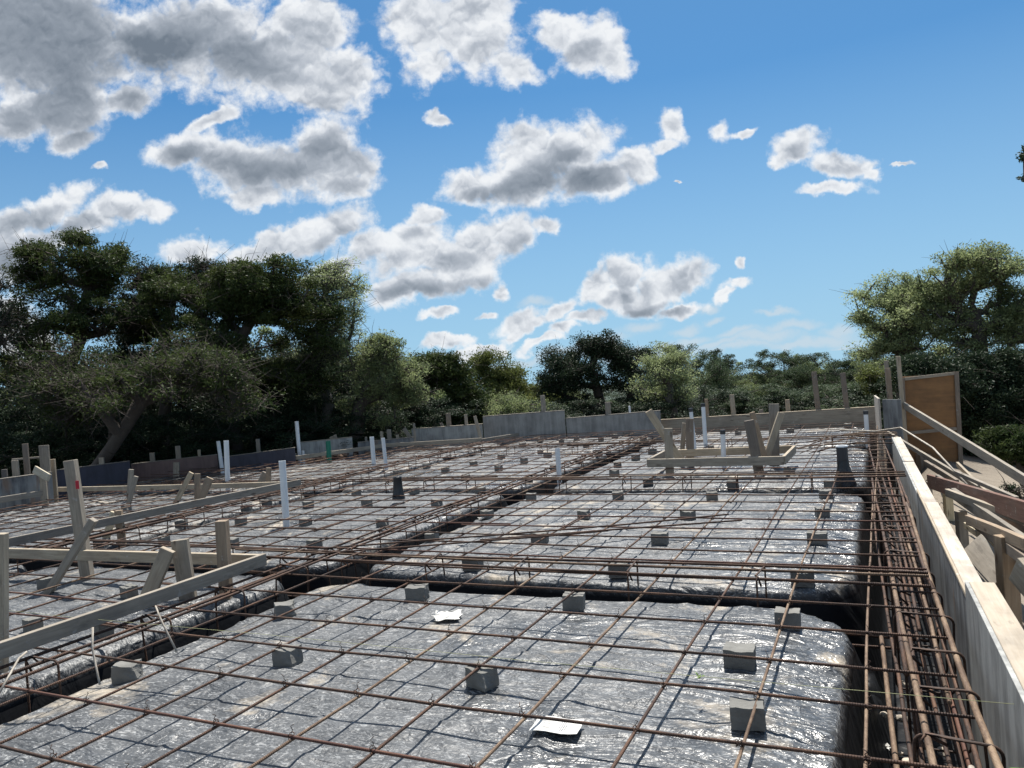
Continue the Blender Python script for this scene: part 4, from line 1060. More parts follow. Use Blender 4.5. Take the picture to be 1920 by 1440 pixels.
T('juniper_tree', 'broad dark juniper with the rounded crown, centre of the left group', 440, D, (470, 600), [ellp(500, 550, D, 85, 55, 70), ellp(420, 570, D, 80, 55, 50), ellp(470, 525, D, 90, 28, 44), ellp(560, 600, D, 55, 55, 32), ellp(540, 680, D+1, 90, 50, 40), ellp(430, 700, D+1, 110, 40, 36), ellp(400, 640, D, 100, 50, 40), ellp(330, 545, D, 60, 45, 28)],
  'juniper', n=230, rad=.34, s=.030, elong=1.7, seed=8, r0=.15, twigs=1700, twr=.7)
T('oak_tree', 'loose grey-green oak leaning right of the broad dark juniper', 600, D+1, (600, 650), [ellp(625, 570, D+1, 55, 60, 60), ellp(590, 530, D+1, 55, 30, 34), ellp(640, 640, D+1, 42, 45, 36), ellp(610, 690, D+1, 60, 50, 36)],
  'oak_pale', n=130, rad=.33, s=.030, seed=12, r0=.13, twigs=1600, twr=.55, bark='bark_pale')
T('juniper_tree', 'thin-topped juniper between the tall ragged one and the broad dark one', 300, D+1.5, (320, 540), [ellp(300, 525, D+1.5, 60, 30, 30), ellp(270, 600, D+1.5, 90, 60, 44), ellp(370, 520, D+1.5, 50, 26, 22)],
  'juniper_dark', n=180, rad=.30, s=.028, elong=1.5, seed=17, r0=.14, twigs=1200)
T('leaning_tree', 'low dark tree with limbs sweeping up to the right from lower left', 70, D-3, (300, 690), [ellp(330, 690, D-3, 120, 45, 50), ellp(200, 740, D-3, 110, 45, 34), ellp(420, 720, D-3, 90, 50, 34)],
  'juniper', n=110, rad=.36, s=.028, elong=1.5, seed=21, r0=.12, twigs=1800, twr=.6, droop=.18)
T('dead_tree', 'bare grey tangle of dead branches below the left junipers', 180, D-1.5, (230, 700), [ellp(180, 700, D-1.5, 130, 70, 40), ellp(320, 660, D-1.5, 90, 60, 26), ellp(90, 760, D-1.5, 90, 50, 20)],
  'juniper', n=90, rad=.40, s=.028, elong=1.5, seed=24, r0=.08, twigs=1300, twr=.5, bark='bark')
T('bare_tree', 'thin bare branches at the left picture edge', -70, D-2, (-15, 620), [ellp(5, 560, D-2, 28, 50, 9), ellp(-10, 650, D-2, 50, 70, 12), ellp(-10, 530, D-2, 30, 14, 6)],
  'juniper_dark', n=60, rad=.22, s=.026, seed=29, r0=.07, twigs=250, twr=.5)
T('oak_tree', 'yellowish live oak with a dark curved trunk left of centre', 650, D+.5, (690, 710), [ellp(715, 668, D+.5, 50, 38, 46), ellp(755, 700, D+.5, 40, 38, 30), ellp(680, 700, D+.5, 45, 45, 30), ellp(740, 735, D+.5, 60, 35, 24), ellp(700, 775, D+.5, 60, 26, 14)],
  'oak', n=190, rad=.32, s=.030, seed=33, r0=.16, twigs=1200, twr=.5)
T('juniper_tree', 'dark bushy juniper right of the curved oak', 820, 22, (822, 700), [ellp(822, 705, 22, 48, 38, 56), ellp(790, 740, 22, 50, 40, 40), ellp(860, 745, 22, 35, 45, 34), ellp(830, 685, 22, 30, 18, 16)],
  'juniper', n=240, rad=.36, s=.034, elong=1.5, seed=37, r0=.14, twigs=500)
T('oak_tree', 'bright yellow-green round-topped tree in the middle distance', 930, 27, (930, 720), [ellp(925, 690, 27, 32, 30, 34), ellp(955, 705, 27, 32, 30, 26), ellp(900, 730, 27, 36, 34, 26), ellp(960, 745, 27, 52, 32, 34)],
  'oak_lime', n=210, rad=.46, s=.042, seed=41, r0=.15, twigs=300)
T('oak_tree', 'green sapling-like tree before the bright round-topped one', 950, 22, (960, 760), [ellp(950, 765, 22, 55, 30, 34), ellp(905, 780, 22, 40, 24, 20)], 'oak', n=180, rad=.36, s=.034, seed=42, r0=.08, twigs=300)
T('oak_tree', 'tall dark oak with open crown rising right of centre', 1110, 27, (1110, 690), [ellp(1112, 648, 27, 40, 28, 34), ellp(1055, 675, 27, 42, 26, 28), ellp(1150, 665, 27, 34, 24, 20), ellp(1090, 720, 27, 62, 45, 52), ellp(1035, 705, 27, 40, 30, 20)],
  'juniper_dark', n=190, rad=.42, s=.040, seed=45, r0=.18, twigs=800)
T('oak_tree', 'dark oak with spiky top between the tall dark oak and the pale one', 1190, 27, (1190, 690), [ellp(1190, 672, 27, 28, 26, 22), ellp(1185, 720, 27, 45, 42, 34), ellp(1215, 680, 27, 20, 20, 10)], 'juniper_dark', n=190, rad=.40, s=.040, seed=47, r0=.14, twigs=500)
T('oak_tree', 'pale grey-green oak right of the dark spiky oak', 1250, 25, (1250, 700), [ellp(1252, 680, 25, 32, 28, 34), ellp(1235, 725, 25, 48, 40, 34), ellp(1275, 740, 25, 32, 34, 20)], 'oak_pale', n=160, rad=.38, s=.036, seed=49, r0=.13, twigs=500, bark='bark_pale')
# right side
DR = 17.5
T('live_oak_tree', 'tall rounded live oak at the right with open branching crown', 1835, DR, (1830, 590), [ellp(1800, 520, DR, 58, 42, 60), ellp(1862, 505, DR, 48, 36, 46), ellp(1900, 560, DR, 40, 55, 36), ellp(1770, 580, DR, 65, 45, 56), ellp(1840, 610, DR, 80, 50, 56), ellp(1740, 545, DR, 25, 30, 14), ellp(1930, 620, DR, 50, 60, 30)],
  'oak', n=150, rad=.30, s=.032, seed=53, r0=.18, twigs=1300, twr=.5)
T('live_oak_tree', 'shorter pale live oak left of the tall rounded one', 1700, DR+1, (1700, 640), [ellp(1660, 560, DR+1, 50, 34, 44), ellp(1695, 545, DR+1, 28, 22, 16), ellp(1680, 610, DR+1, 66, 42, 50), ellp(1630, 655, DR+1, 34, 24, 18), ellp(1720, 650, DR+1, 60, 40, 34), ellp(1610, 600, DR+1, 14, 20, 7)],
  'oak_pale', n=150, rad=.31, s=.033, seed=57, r0=.15, twigs=900, twr=.5)
T('oak_tree', 'small yellow-green tree at the foot of the pale live oak', 1670, DR+3, (1665, 710), [ellp(1655, 700, DR+3, 30, 36, 26), ellp(1700, 715, DR+3, 36, 30, 20)], 'oak_lime', n=150, rad=.32, s=.034, seed=58, r0=.06, twigs=200)
for k, (px, lab) in enumerate(((1745, 'dark dense juniper right behind the orange panel'), (1850, 'dark dense juniper in shade at the right, beside the orange panel'), (1930, 'dark dense juniper cut by the right picture edge'))):
    T('juniper_tree', lab, px, 15.5+k*.3, (px, 720), [ellp(px, 740, 15.5+k*.3, 62, 60, 90), ellp(px+5, 800, 15.5+k*.3, 70, 60, 90), ellp(px-10, 690, 15.5+k*.3, 50, 25, 34)], 'juniper_dark', n=210, rad=.32, s=.030, elong=1.4, seed=60+k, r0=.12, twigs=300)
T('juniper_shrub', 'light green juniper shrub at the right edge above the sandy ground', 1915, 11.0, (1905, 850), [ellp(1905, 832, 11, 36, 26, 40), ellp(1935, 850, 11, 40, 34, 30)], 'juniper', n=420, rad=.20, s=.020, elong=1.8, seed=71, r0=.05, twigs=350, twr=.25, bark='bark', cat='shrub')
T('oak_sapling', 'small dark sapling below the juniper shrub at the right edge', 1900, 9.5, (1900, 920), [ellp(1905, 915, 9.5, 16, 26, 10)], 'juniper_dark', n=26, rad=.12, s=.02, seed=73, r0=.02, twigs=60, twr=.2, cat='shrub')
T('juniper_tree', 'tall tree mostly outside the frame, branch tips at the upper right edge', 2120, 13, (2080, 420), [ellp(1930, 292, 13, 12, 18, 7), ellp(1930, 332, 13, 8, 6, 2), ellp(2080, 330, 13, 110, 90, 60)], 'juniper_dark', n=120, rad=.14, s=.026, elong=1.5, seed=77, r0=.2, twigs=30, twr=.2)

# rows of farther trees: three kinds, copied one by one
def proto(seed, leaf, h, w):
    return tree('distant_tree', 'x', (0, 0, 0), (0, 0, h*.55), [((0, 0, h*.62), (w*.5, w*.5, h*.30), 46), ((w*.15, 0, h*.83), (w*.26, w*.26, h*.14), 16), ((-w*.2, 0, h*.45), (w*.38, w*.38, h*.22), 26)],
                leaf, n=230, rad=.5, s=.05, seed=seed, r0=.13, twigs=150)
protos = [proto(101, 'far_leaf', 6.0, 5.0), proto(102, 'juniper_dark', 5.4, 4.4), proto(103, 'far_leaf', 6.6, 5.2), proto(104, 'oak', 5.2, 4.6)]
first = [True]*4
def place(k, px, d, ytop, label, group, hz=None):
    v = AT(px, ytop, d); g = gnd(v.x, v.y); sc = max(.35, 1.10*(v.z-g)/(6.0, 5.4, 6.6, 5.2)[k])
    p = protos[k]
    if first[k]: o = p; first[k] = False
    else:
        o = p.copy(); COL.objects.link(o)
        for ch in list(p.children):
            c = ch.copy(); COL.objects.link(c); c.parent = o
    o.location = (v.x, v.y, g-.2); sw = min(max(sc, .8), 1.9); o.scale = (sw, sw, sc); o.rotation_euler = (0, 0, random.uniform(0, 6.28)); tag(o, label, 'tree', group); return o
gA = 'trees of the far row beyond the long form wall'
far = [(1285, 36, 650), (1318, 40, 668), (1345, 44, 674), (1362, 42, 690), (1392, 58, 706), (1420, 50, 700), (1450, 46, 672), (1480, 42, 660), (1510, 45, 674), (1540, 40, 664), (1568, 44, 680), (1598, 40, 668), (1628, 44, 676), (1655, 38, 668), (1690, 40, 690)]
for k, (px, d, yt) in enumerate(far): place((0, 1, 2, 3, 0)[k % 5], px, d, yt, f'{ordw(k+1)} dark tree from the left in the far row beyond the long form', gA)
gB = 'darker trees of the nearer row beyond the long form wall'
for k, (px, d, yt) in enumerate([(1290, 27, 728), (1340, 30, 735), (1400, 29, 742), (1455, 28, 730), (1510, 30, 728), (1560, 27, 735), (1615, 28, 728)]): place((1, 0, 2, 1)[k % 4], px, d, yt, f'{ordw(k+1)} tree from the left in the lower nearer row beyond the long form', gB)
gC = 'background trees behind the left junipers'
for k, (px, d, yt) in enumerate([(-60, 27, 690), (40, 28, 700), (120, 26, 690), (200, 30, 690), (280, 25, 670), (360, 29, 680), (410, 23, 660), (450, 26, 640), (490, 22, 670), (530, 28, 655), (570, 23, 670), (610, 27, 660), (690, 30, 680), (780, 27, 700), (860, 30, 715), (1000, 31, 715), (1060, 32, 720), (1140, 33, 720), (1220, 33, 715)]):
    place((1, 0, 1, 3)[k % 4], px, d, yt, f'{ordw(k+1)} background tree from the left, behind the front trees', gC)
gD = 'dark brush under the left and middle trees'
for k, (px, d, yt) in enumerate([(-40, 20, 760), (40, 19, 770), (120, 21, 760), (210, 20, 765), (290, 19, 770), (370, 20, 765), (450, 19.5, 765), (530, 20, 760), (600, 20.5, 760), (665, 20, 765), (730, 20.5, 765), (790, 23, 760), (860, 24, 770), (930, 24, 780), (1000, 25, 760), (1060, 26, 750), (1120, 25, 755), (1180, 26, 750), (1240, 25, 755)]):
    o = place(1, px, d, yt, f'{ordw(k+1)} clump of dark brush from the left, under the trees', gD); o.scale = (.75, .75, o.scale[2]); o['category'] = 'bush'; o.name = 'brush_bush'
gF = 'low green bushes close behind the left forms'
for k, (px, d, yt) in enumerate([(-20, 17, 800), (60, 16.8, 795), (150, 17, 790), (235, 17.2, 800), (315, 17, 785), (395, 17.4, 795), (470, 17.6, 785), (545, 18, 790), (615, 18.5, 785), (690, 19, 780), (760, 20, 775), (830, 21, 770)]):
    o = place(1, px, d, yt, f'{ordw(k+1)} low green bush from the left, close behind the left form boards', gF); o.scale = (.6, .6, o.scale[2]); o['category'] = 'bush'; o.name = 'brush_bush'
gG = 'green trees filling the tree wall on the left'
for k, (px, d, yt) in enumerate([(0, 20, 680), (110, 20.5, 660), (230, 20, 640), (340, 20.5, 650), (430, 20, 640), (560, 20.5, 650), (660, 21.5, 680), (760, 23, 690)]):
    place(1, px, d, yt, f'{ordw(k+1)} green tree from the left in the dense wall behind the big junipers', gG)
gE = 'dark bushes behind the orange panel'
for k, (px, d, yt) in enumerate([(1700, 20, 720), (1770, 19, 740), (1840, 18.5, 740), (1915, 18.5, 740), (1990, 18, 740)]):
    place(1, px, d, yt, f'{ordw(k+1)} dark tree from the left behind the orange panel', gE)

# ------------------------------------------------------------------ sky, clouds, sun
SUN_EL, SUN_AZ = 64.0, -12.0          # azimuth measured from +Y towards +X
world = bpy.data.worlds.new('World'); scn.world = world; world.use_nodes = True
nt = world.node_tree; nt.nodes.clear()
out = nt.nodes.new('ShaderNodeOutputWorld'); bg = nt.nodes.new('ShaderNodeBackground'); nt.links.new(bg.outputs[0], out.inputs[0])
tc = nt.nodes.new('ShaderNodeTexCoord'); sep = nt.nodes.new('ShaderNodeSeparateXYZ'); nt.links.new(tc.outputs['Generated'], sep.inputs[0])
cz = mth(nt, 'MULTIPLY_ADD', mth(nt, 'MAXIMUM', sep.outputs[2], 0.0), .93, .07)
cv = nt.nodes.new('ShaderNodeCombineXYZ'); nt.links.new(sep.outputs[0], cv.inputs[0]); nt.links.new(sep.outputs[1], cv.inputs[1]); nt.links.new(cz, cv.inputs[2])
sky = nt.nodes.new('ShaderNodeTexSky'); sky.sky_type = 'NISHITA'; sky.sun_disc = False; sky.sun_elevation = R(SUN_EL); sky.sun_rotation = R(SUN_AZ)
sky.air_density = 1.0; sky.dust_density = .6; sky.ozone_density = 2.2
nt.links.new(cv.outputs[0], sky.inputs[0])
# gnomonic coordinates of the sky about a fixed bearing
def vdot(vec):
    n = nt.nodes.new('ShaderNodeVectorMath'); n.operation = 'DOT_PRODUCT'; nt.links.new(tc.outputs['Generated'], n.inputs[0]); n.inputs[1].default_value = vec; return n.outputs['Value']
fy = mth(nt, 'MAXIMUM', mth(nt, 'ABSOLUTE', vdot((-math.sin(YAW), math.cos(YAW), 0))), .05)
uu = mth(nt, 'DIVIDE', vdot((math.cos(YAW), math.sin(YAW), 0)), fy); vv = mth(nt, 'DIVIDE', sep.outputs[2], fy)
uv = nt.nodes.new('ShaderNodeCombineXYZ'); nt.links.new(uu, uv.inputs[0]); nt.links.new(vv, uv.inputs[1])
def noise3(vec, scale, detail=6, rough=.6, lac=2.0):
    n = nt.nodes.new('ShaderNodeTexNoise'); n.inputs['Scale'].default_value = scale; n.inputs['Detail'].default_value = detail; n.inputs['Roughness'].default_value = rough; n.inputs['Lacunarity'].default_value = lac
    nt.links.new(vec, n.inputs['Vector']); return n
def vadd(a, b, op='ADD'):
    n = nt.nodes.new('ShaderNodeVectorMath'); n.operation = op
    for i, v in enumerate((a, b)):
        if isinstance(v, tuple): n.inputs[i].default_value = v
        else: nt.links.new(v, n.inputs[i])
    return n.outputs[0]
def vscale(a, s):
    n = nt.nodes.new('ShaderNodeVectorMath'); n.operation = 'SCALE'; nt.links.new(a, n.inputs[0]); n.inputs['Scale'].default_value = s; return n.outputs[0]
wn = noise3(uv.outputs[0], 5.5, 3, .55); warp = vscale(vadd(wn.outputs['Color'], (.5, .5, .5), 'SUBTRACT'), .085)
wn2 = noise3(uv.outputs[0], 26, 4, .6); warp2 = vscale(vadd(wn2.outputs['Color'], (.5, .5, .5), 'SUBTRACT'), .030)
P = vadd(vadd(uv.outputs[0], warp), warp2)
P = vadd(vadd(P, (1, 1, 0), 'MULTIPLY'), (0, 0, 1.0))
def px2uv(x, y):
    d = ray(x, y); f = d.dot(Vector((-math.sin(YAW), math.cos(YAW), 0))); return d.dot(Vector((math.cos(YAW), math.sin(YAW), 0)))/f, d.z/f
def chain(vec, acc):      # each ellipse waits for the one before, which keeps the shader small
    if acc is None: return vec
    n = nt.nodes.new('ShaderNodeVectorMath'); n.operation = 'MULTIPLY_ADD'; nt.links.new(acc, n.inputs[0]); n.inputs[1].default_value = (1e-7,)*3; nt.links.new(vec, n.inputs[2]); return n.outputs[0]
def ell_q(x, y, rx, ry, rot, vec):
    """squared normalised distance from an ellipse on the sky"""
    u, v = px2uv(x, y); a = R(rot)-ROLL; rx /= FPX; ry /= FPX; o = []
    for (ax, ay, r_) in ((math.cos(a), math.sin(a), rx), (-math.sin(a), math.cos(a), ry)):
        n = nt.nodes.new('ShaderNodeVectorMath'); n.operation = 'DOT_PRODUCT'; nt.links.new(vec, n.inputs[0])
        n.inputs[1].default_value = (ax/r_, ay/r_, -(ax*u+ay*v)/r_); o.append(n.outputs['Value'])
    return mth(nt, 'MULTIPLY_ADD', o[1], o[1], mth(nt, 'MULTIPLY', o[0], o[0]))
def field(ells, vec):
    acc = None; cur = vec
    for i, e_ in enumerate(ells):
        if i % 5 == 4: cur = chain(vec, acc)
        l = ell_q(*e_, cur)
        if acc is None: acc = l
        else:
            n = nt.nodes.new('ShaderNodeMath'); n.operation = 'SMOOTH_MIN'; nt.links.new(acc, n.inputs[0]); nt.links.new(l, n.inputs[1]); n.inputs[2].default_value = .4; acc = n.outputs[0]
    return mth(nt, 'SUBTRACT', 1.0, mth(nt, 'SQRT', mth(nt, 'MAXIMUM', acc, 0.0)))
# rot: positive = counter-clockwise
CL = [(1235, 535, 80, 38, 0), (1150, 545, 50, 24, 0), (770, 490, 90, 44, 0), (900, 470, 60, 34, 0), (1010, 290, 100, 60, 0), (560, 330, 100, 55, 0), (960, 600, 60, 22, 14), (1090, 585, 40, 16, 0), (1360, 560, 22, 12, 0), (60, 60, 260, 130, 0), (330, 50, 200, 90, 0), (480, 110, 190, 95, -12), (610, 140, 105, 80, -10), (120, 190, 110, 60, 0), (140, 255, 60, 28, 0), (20, 220, 90, 50, 0), (590, 40, 80, 50, -20), (250, 175, 60, 35, 0),
      (790, 50, 75, 85, 0), (890, 80, 95, 75, -10), (800, 140, 55, 45, 0), (960, 130, 50, 35, -20), (870, 20, 110, 40, 0),
      (1045, 50, 55, 45, 0), (1095, 85, 75, 55, 10), (1150, 95, 36, 50, 0), (822, 226, 30, 13, -15), (198, 316, 18, 9, -10),
      (365, 285, 75, 48, -8), (470, 315, 115, 62, -12), (600, 285, 75, 72, 0), (620, 355, 85, 45, 0), (395, 225, 50, 18, 20), (480, 375, 60, 22, -10), (665, 310, 35, 40, 0),
      (880, 350, 68, 46, 18), (990, 330, 110, 72, 5), (1060, 265, 85, 52, 0), (1110, 335, 90, 48, -5), (1180, 320, 38, 38, 0), (990, 250, 40, 22, 0),
      (1250, 245, 36, 42, 8), (1235, 280, 30, 16, 0), (1352, 238, 30, 24, 0), (1405, 238, 38, 11, 5), (1258, 358, 8, 4, 0), (1682, 325, 26, 6, 0),
      (1505, 280, 58, 32, 0), (1585, 318, 55, 26, -22), (1560, 358, 62, 15, -14), (1625, 340, 24, 14, -15), (1470, 295, 32, 14, 0),
      (100, 378, 80, 36, 6), (20, 400, 70, 36, 15), (255, 400, 80, 30, -14), (130, 430, 110, 30, 0), (20, 470, 60, 60, 0), (30, 620, 60, 90, 0),
      (350, 478, 75, 24, 0), (500, 465, 100, 24, 12), (620, 440, 95, 34, 12), (700, 470, 70, 40, 0), (770, 460, 80, 44, 0), (870, 480, 100, 50, 12), (960, 450, 60, 40, 25), (1030, 430, 34, 22, 10), (800, 415, 45, 26, 0),
      (780, 540, 85, 30, -6), (880, 515, 80, 30, 20), (930, 545, 22, 24, 0), (640, 505, 60, 20, 0),
      (1180, 505, 55, 36, 0), (1270, 530, 66, 36, 0), (1200, 562, 66, 26, 0), (1110, 530, 50, 22, 28), (1280, 575, 60, 16, 0), (1385, 500, 14, 12, 0), (1380, 542, 30, 14, 0),
      (1040, 580, 55, 15, 28), (970, 615, 70, 18, 16), (1050, 612, 40, 16, 14), (905, 588, 24, 8, -10), (840, 640, 44, 12, -5), (830, 585, 30, 11, 10), (1000, 645, 60, 12, 10), (910, 650, 50, 12, 0)]
FARC = [(1000, 560, 30, 9, 0), (1120, 640, 60, 12, 6), (880, 665, 70, 10, 0), (960, 675, 60, 9, 0), (1050, 665, 70, 10, 0), (1170, 668, 60, 8, 0), (1330, 575, 26, 8, 0), (1440, 640, 60, 12, 0), (1540, 640, 60, 12, 0), (1350, 655, 60, 10, 0), (1270, 650, 50, 9, 0), (1305, 640, 40, 11, 0), (1290, 615, 30, 11, 0), (1190, 610, 38, 11, 0), (1390, 632, 40, 9, 0), (1480, 615, 46, 10, 5), (1500, 650, 60, 8, 0), (1560, 620, 34, 13, 0), (1400, 660, 80, 8, 0), (1230, 665, 60, 8, 0), (1345, 600, 18, 6, 0), (1585, 650, 40, 8, 0), (1100, 650, 60, 8, 0), (1460, 590, 30, 6, 0)]
DK = [(140, 100, 300, 160, 0, .62), (520, 60, 160, 40, -14, .3), (620, 180, 60, 20, -14, .3), (40, 60, 260, 130, 0, .62), (300, 95, 230, 62, -14, .9), (470, 120, 110, 45, -18, .45), (130, 140, 110, 50, -15, .75), (660, 120, 30, 30, 0, .12),
      (365, 300, 80, 34, -12, .62), (500, 330, 115, 38, -16, .62), (585, 295, 90, 60, 0, .5), (610, 375, 65, 26, 0, .6),
      (1040, 345, 115, 46, 3, .8), (900, 385, 70, 28, 12, .72), (1060, 300, 50, 40, 0, .55), (1090, 95, 40, 25, 0, .35), (1130, 360, 60, 26, 0, .6), (820, 70, 40, 30, 0, .18), (900, 110, 50, 25, 0, .2),
      (780, 555, 85, 18, -4, .6), (880, 540, 80, 18, 18, .55), (700, 500, 80, 20, 0, .45), (980, 480, 40, 24, 20, .5), (800, 440, 50, 20, 0, .42), (640, 455, 60, 18, 10, .4), (840, 500, 50, 14, 10, .35),
      (1215, 580, 85, 16, 0, .6), (1185, 540, 40, 30, 0, .45), (1290, 540, 40, 26, 0, .4), (1520, 290, 40, 18, 0, .35), (1570, 322, 30, 10, -20, .2), (100, 420, 130, 28, 0, .5), (20, 470, 60, 40, 0, .45), (60, 395, 80, 22, 0, .4),
      (1000, 625, 60, 9, 12, .35), (850, 648, 40, 6, 0, .35), (130, 250, 90, 40, 0, .3), (1130, 548, 40, 10, 28, .3), (200, 200, 100, 24, -10, .4)]
fb = noise3(uv.outputs[0], 8, 5, .60).outputs['Fac']
fr = noise3(vadd(uv.outputs[0], (3.1, 1.7, 2.0)), 34, 6, .68).outputs['Fac']
def billow(vec, sc, d=1):
    return mth(nt, 'ABSOLUTE', mth(nt, 'MULTIPLY_ADD', noise3(vec, sc, d, .5).outputs['Fac'], 2.6, -1.3))
def puff(vec):
    return mth(nt, 'ADD', mth(nt, 'MULTIPLY', billow(vec, 17, 1.5), .60), mth(nt, 'ADD', mth(nt, 'MULTIPLY', billow(vec, 43, 1.5), .30), mth(nt, 'MULTIPLY', billow(vec, 110, 2), .09)))
pv = vadd(uv.outputs[0], warp2)
pf = puff(pv)
rel = mth(nt, 'MULTIPLY', mth(nt, 'SUBTRACT', pf, puff(vadd(pv, (.0008, .0060, 0)))), .70)
rel = mth(nt, 'ADD', rel, mth(nt, 'MULTIPLY', mth(nt, 'SUBTRACT', billow(pv, 8.5, 1.5), billow(vadd(pv, (.003, .016, 0)), 8.5, 1.5)), .50))
edge_n = mth(nt, 'ADD', mth(nt, 'MULTIPLY_ADD', fr, .95, -.475), mth(nt, 'ADD', mth(nt, 'MULTIPLY_ADD', fb, 1.5, -.70), mth(nt, 'MULTIPLY_ADD', pf, .75, -.20)))
skyc = mixc(nt, 1.0, sky.outputs[0], (.46, .88, 1.10), 'MULTIPLY')
hz = nt.nodes.new('ShaderNodeMapRange'); nt.links.new(sep.outputs[2], hz.inputs[0]); hz.inputs[1].default_value = .34; hz.inputs[2].default_value = .0; hz.inputs[3].default_value = 0; hz.inputs[4].default_value = .80
skyc = mixc(nt, hz.outputs[0], skyc, (.42*10, .64*10, .82*10))
CS = 10.0
STRENGTH = .0575
def bgnode(col):
    b_ = nt.nodes.new('ShaderNodeBackground'); nt.links.new(col, b_.inputs['Color']); b_.inputs['Strength'].default_value = STRENGTH; return b_.outputs[0]
def maprange(v, a_, b_, c_=0.0, d_=1.0, smooth=True):
    n = nt.nodes.new('ShaderNodeMapRange')
    if smooth: n.interpolation_type = 'SMOOTHSTEP'
    nt.links.new(v, n.inputs[0])
    for i, q in enumerate((a_, b_, c_, d_)): n.inputs[i+1].default_value = q
    return n.outputs[0]
P1 = vadd(vadd(uv.outputs[0], warp), (0, 0, 1.0)); P1 = vadd(vadd(P1, (1, 1, 0), 'MULTIPLY'), (0, 0, 1.0)); P10 = P1
P0_, EN0, SK0, FB0, RL0 = P, edge_n, skyc, fb, rel
def tile(cl, farc, dk):
    # every patch of sky is its own small node group
    global nt, P, edge_n, skyc, fb, rel, P1
    main = nt; gt = bpy.data.node_groups.new('sky_patch', 'ShaderNodeTree')
    for nm, ty in (('P', 'NodeSocketVector'), ('edge', 'NodeSocketFloat'), ('sky', 'NodeSocketColor'), ('fb', 'NodeSocketFloat'), ('rel', 'NodeSocketFloat'), ('P1', 'NodeSocketVector')):
        gt.interface.new_socket(nm, in_out='INPUT', socket_type=ty)
    gt.interface.new_socket('bg', in_out='OUTPUT', socket_type='NodeSocketShader')
    nt = gt; gi = gt.nodes.new('NodeGroupInput'); go = gt.nodes.new('NodeGroupOutput')
    P, edge_n, skyc, fb, rel, P1 = [gi.outputs[k] for k in range(6)]
    gt.links.new(tile_(cl, farc, dk), go.inputs[0])
    nt = main; P, edge_n, skyc, fb, rel, P1 = P0_, EN0, SK0, FB0, RL0, P10
    gn = nt.nodes.new('ShaderNodeGroup'); gn.node_tree = gt
    for k, v in enumerate((P, edge_n, skyc, fb, rel, P1)): nt.links.new(v, gn.inputs[k])
    return gn.outputs[0]
def tile_(cl, farc, dk):
    c = skyc
    if farc:
        d2 = mth(nt, 'ADD', field(farc, P), edge_n)
        c = mixc(nt, maprange(d2, -.6, .7, 0, .75), c, (.60*CS, .70*CS, .78*CS))
    if not cl: return bgnode(c)
    fc = field(cl, P); dens = mth(nt, 'ADD', fc, edge_n)
    alpha = maprange(dens, -.16, .40)
    dens = mth(nt, 'ADD', fc, mth(nt, 'MULTIPLY_ADD', fb, 1.6, -.72))
    acc = None; cur = P1
    for i, (x, y, rx, ry, rot, w) in enumerate(dk):
        if i % 5 == 4: cur = chain(P1, acc)
        q = ell_q(x, y, rx*1.3, ry*1.35, rot, cur)
        s_ = mth(nt, 'MULTIPLY', mth(nt, 'SUBTRACT', 1.0, mth(nt, 'MINIMUM', q, 1.0)), w)
        if acc is None: acc = s_
        else:
            n = nt.nodes.new('ShaderNodeMath'); n.operation = 'SMOOTH_MAX'; nt.links.new(acc, n.inputs[0]); nt.links.new(s_, n.inputs[1]); n.inputs[2].default_value = .15; acc = n.outputs[0]
    thick = maprange(dens, .05, 1.1, 0, .20, False)
    shade = mth(nt, 'SUBTRACT', mth(nt, 'MULTIPLY_ADD', fb, .34, -.19), rel)
    shade = mth(nt, 'ADD', shade, thick)
    if acc is not None: shade = mth(nt, 'ADD', shade, mth(nt, 'MULTIPLY', mth(nt, 'MULTIPLY', acc, maprange(dens, .0, .8)), 1.0))
    ccol = ramp(nt, shade, [(0.0, (.90, .92, .94)), (.12, (.78, .81, .85)), (.34, (.50, .54, .60)), (.60, (.32, .36, .415)), (1.0, (.17, .205, .25))])
    ccol = mixc(nt, 1.0, ccol, (CS, CS, CS), 'MULTIPLY')
    return bgnode(mixc(nt, mth(nt, 'MULTIPLY', alpha, .97), c, ccol))
def inside(e_, box, k=1.8):
    u, v = px2uv(e_[0], e_[1]); a = R(e_[4])-ROLL; rx, ry = e_[2]/FPX*k, e_[3]/FPX*k
    hx = math.hypot(rx*math.cos(a), ry*math.sin(a))+.02; hy = math.hypot(rx*math.sin(a), ry*math.cos(a))+.02
    return u+hx > box[0] and u-hx < box[1] and v+hy > box[2] and v-hy < box[3]
US = [-.80, -.50, -.33, -.18, -.04, .10, .24, .42, .80]; VS = [.0, .11, .24, .36, .66]
def mixs(f, a_, b_):
    n = nt.nodes.new('ShaderNodeMixShader'); nt.links.new(f, n.inputs[0]); nt.links.new(a_, n.inputs[1]); nt.links.new(b_, n.inputs[2]); return n.outputs[0]
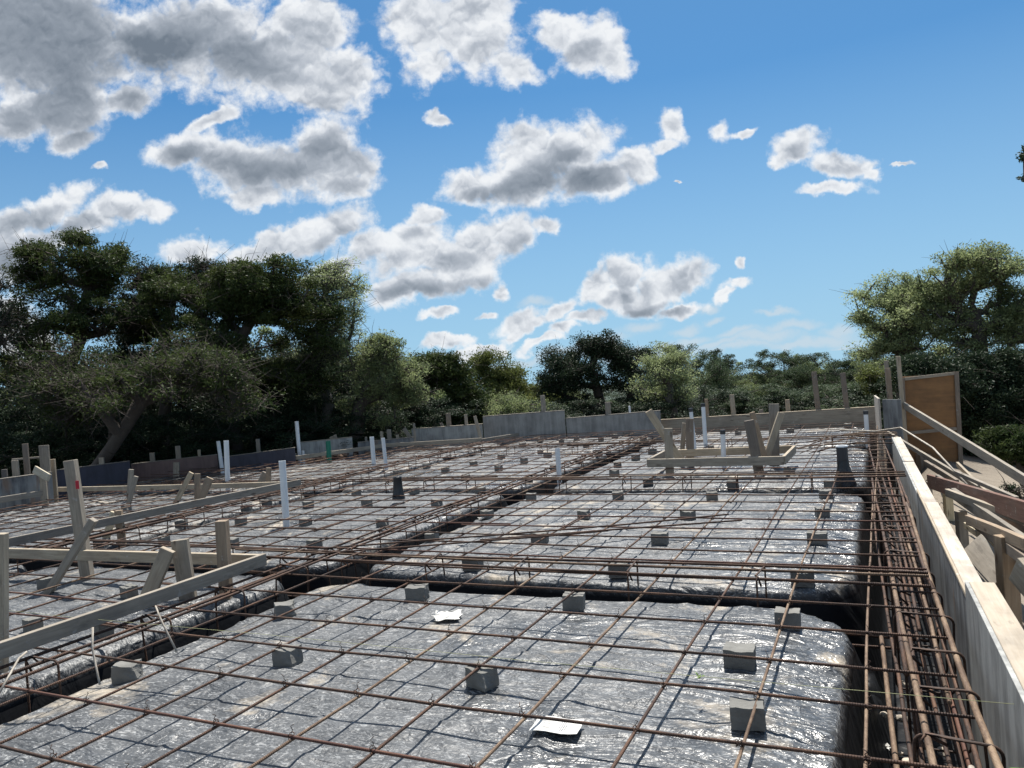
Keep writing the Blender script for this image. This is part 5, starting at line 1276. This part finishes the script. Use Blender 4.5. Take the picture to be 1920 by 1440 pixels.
def build(i0, i1, j0, j1):
    if i1-i0 == 1 and j1-j0 == 1:
        box = (US[i0], US[i1], VS[j0], VS[j1])
        return tile([e_ for e_ in CL if inside(e_, box)], [e_ for e_ in FARC if inside(e_, box)], [e_ for e_ in DK if inside(e_, box, 1.4)])
    if (j1-j0) >= 2 and (j1-j0) >= (i1-i0)/2:
        m_ = (j0+j1)//2; return mixs(mth(nt, 'GREATER_THAN', vv, VS[m_]), build(i0, i1, j0, m_), build(i0, i1, m_, j1))
    m_ = (i0+i1)//2; return mixs(mth(nt, 'GREATER_THAN', uu, US[m_]), build(i0, m_, j0, j1), build(m_, i1, j0, j1))
front = vdot((-math.sin(YAW), math.cos(YAW), 0))
win = mth(nt, 'MULTIPLY', mth(nt, 'MULTIPLY', mth(nt, 'GREATER_THAN', front, .05), mth(nt, 'LESS_THAN', mth(nt, 'ABSOLUTE', uu), .80)),
          mth(nt, 'MULTIPLY', mth(nt, 'GREATER_THAN', vv, 0.0), mth(nt, 'LESS_THAN', vv, .66)))
# the rest of the sky: cheap unseen cumulus, cover raised for neutral fill light
rest_n = noise3(vadd(tc.outputs['Generated'], (1, 1, 1.6), 'MULTIPLY'), 2.6, 4, .55).outputs['Fac']
rest_a = mth(nt, 'MULTIPLY', maprange(rest_n, .47, .58), maprange(sep.outputs[2], .02, .2))
rest = bgnode(mixc(nt, rest_a, skyc, (.70*CS, .74*CS, .78*CS)))
bg_out = mixs(win, rest, build(0, len(US)-1, 0, len(VS)-1))
nt.links.new(bg_out, out.inputs[0]); nt.nodes.remove(bg)
world.cycles.sampling_method = 'MANUAL'; world.cycles.sample_map_resolution = 1024

sun = bpy.data.lights.new('sun', 'SUN'); sun.energy = 4.6; sun.angle = R(.53); sun.color = (1, .955, .88)
so = bpy.data.objects.new('sun', sun); COL.objects.link(so)
el, az = R(SUN_EL), R(SUN_AZ); sd = Vector((math.sin(az)*math.cos(el), math.cos(az)*math.cos(el), math.sin(el)))
so.rotation_euler = (-sd).to_track_quat('-Z', 'Y').to_euler(); so.location = (0, 0, 30)
vs = scn.view_settings; vs.view_transform = 'Standard'; vs.look = 'None'; vs.exposure = 0.80; vs.gamma = 1
scn.render.engine = 'CYCLES'
scn.cycles.max_bounces = 6; scn.cycles.transparent_max_bounces = 4
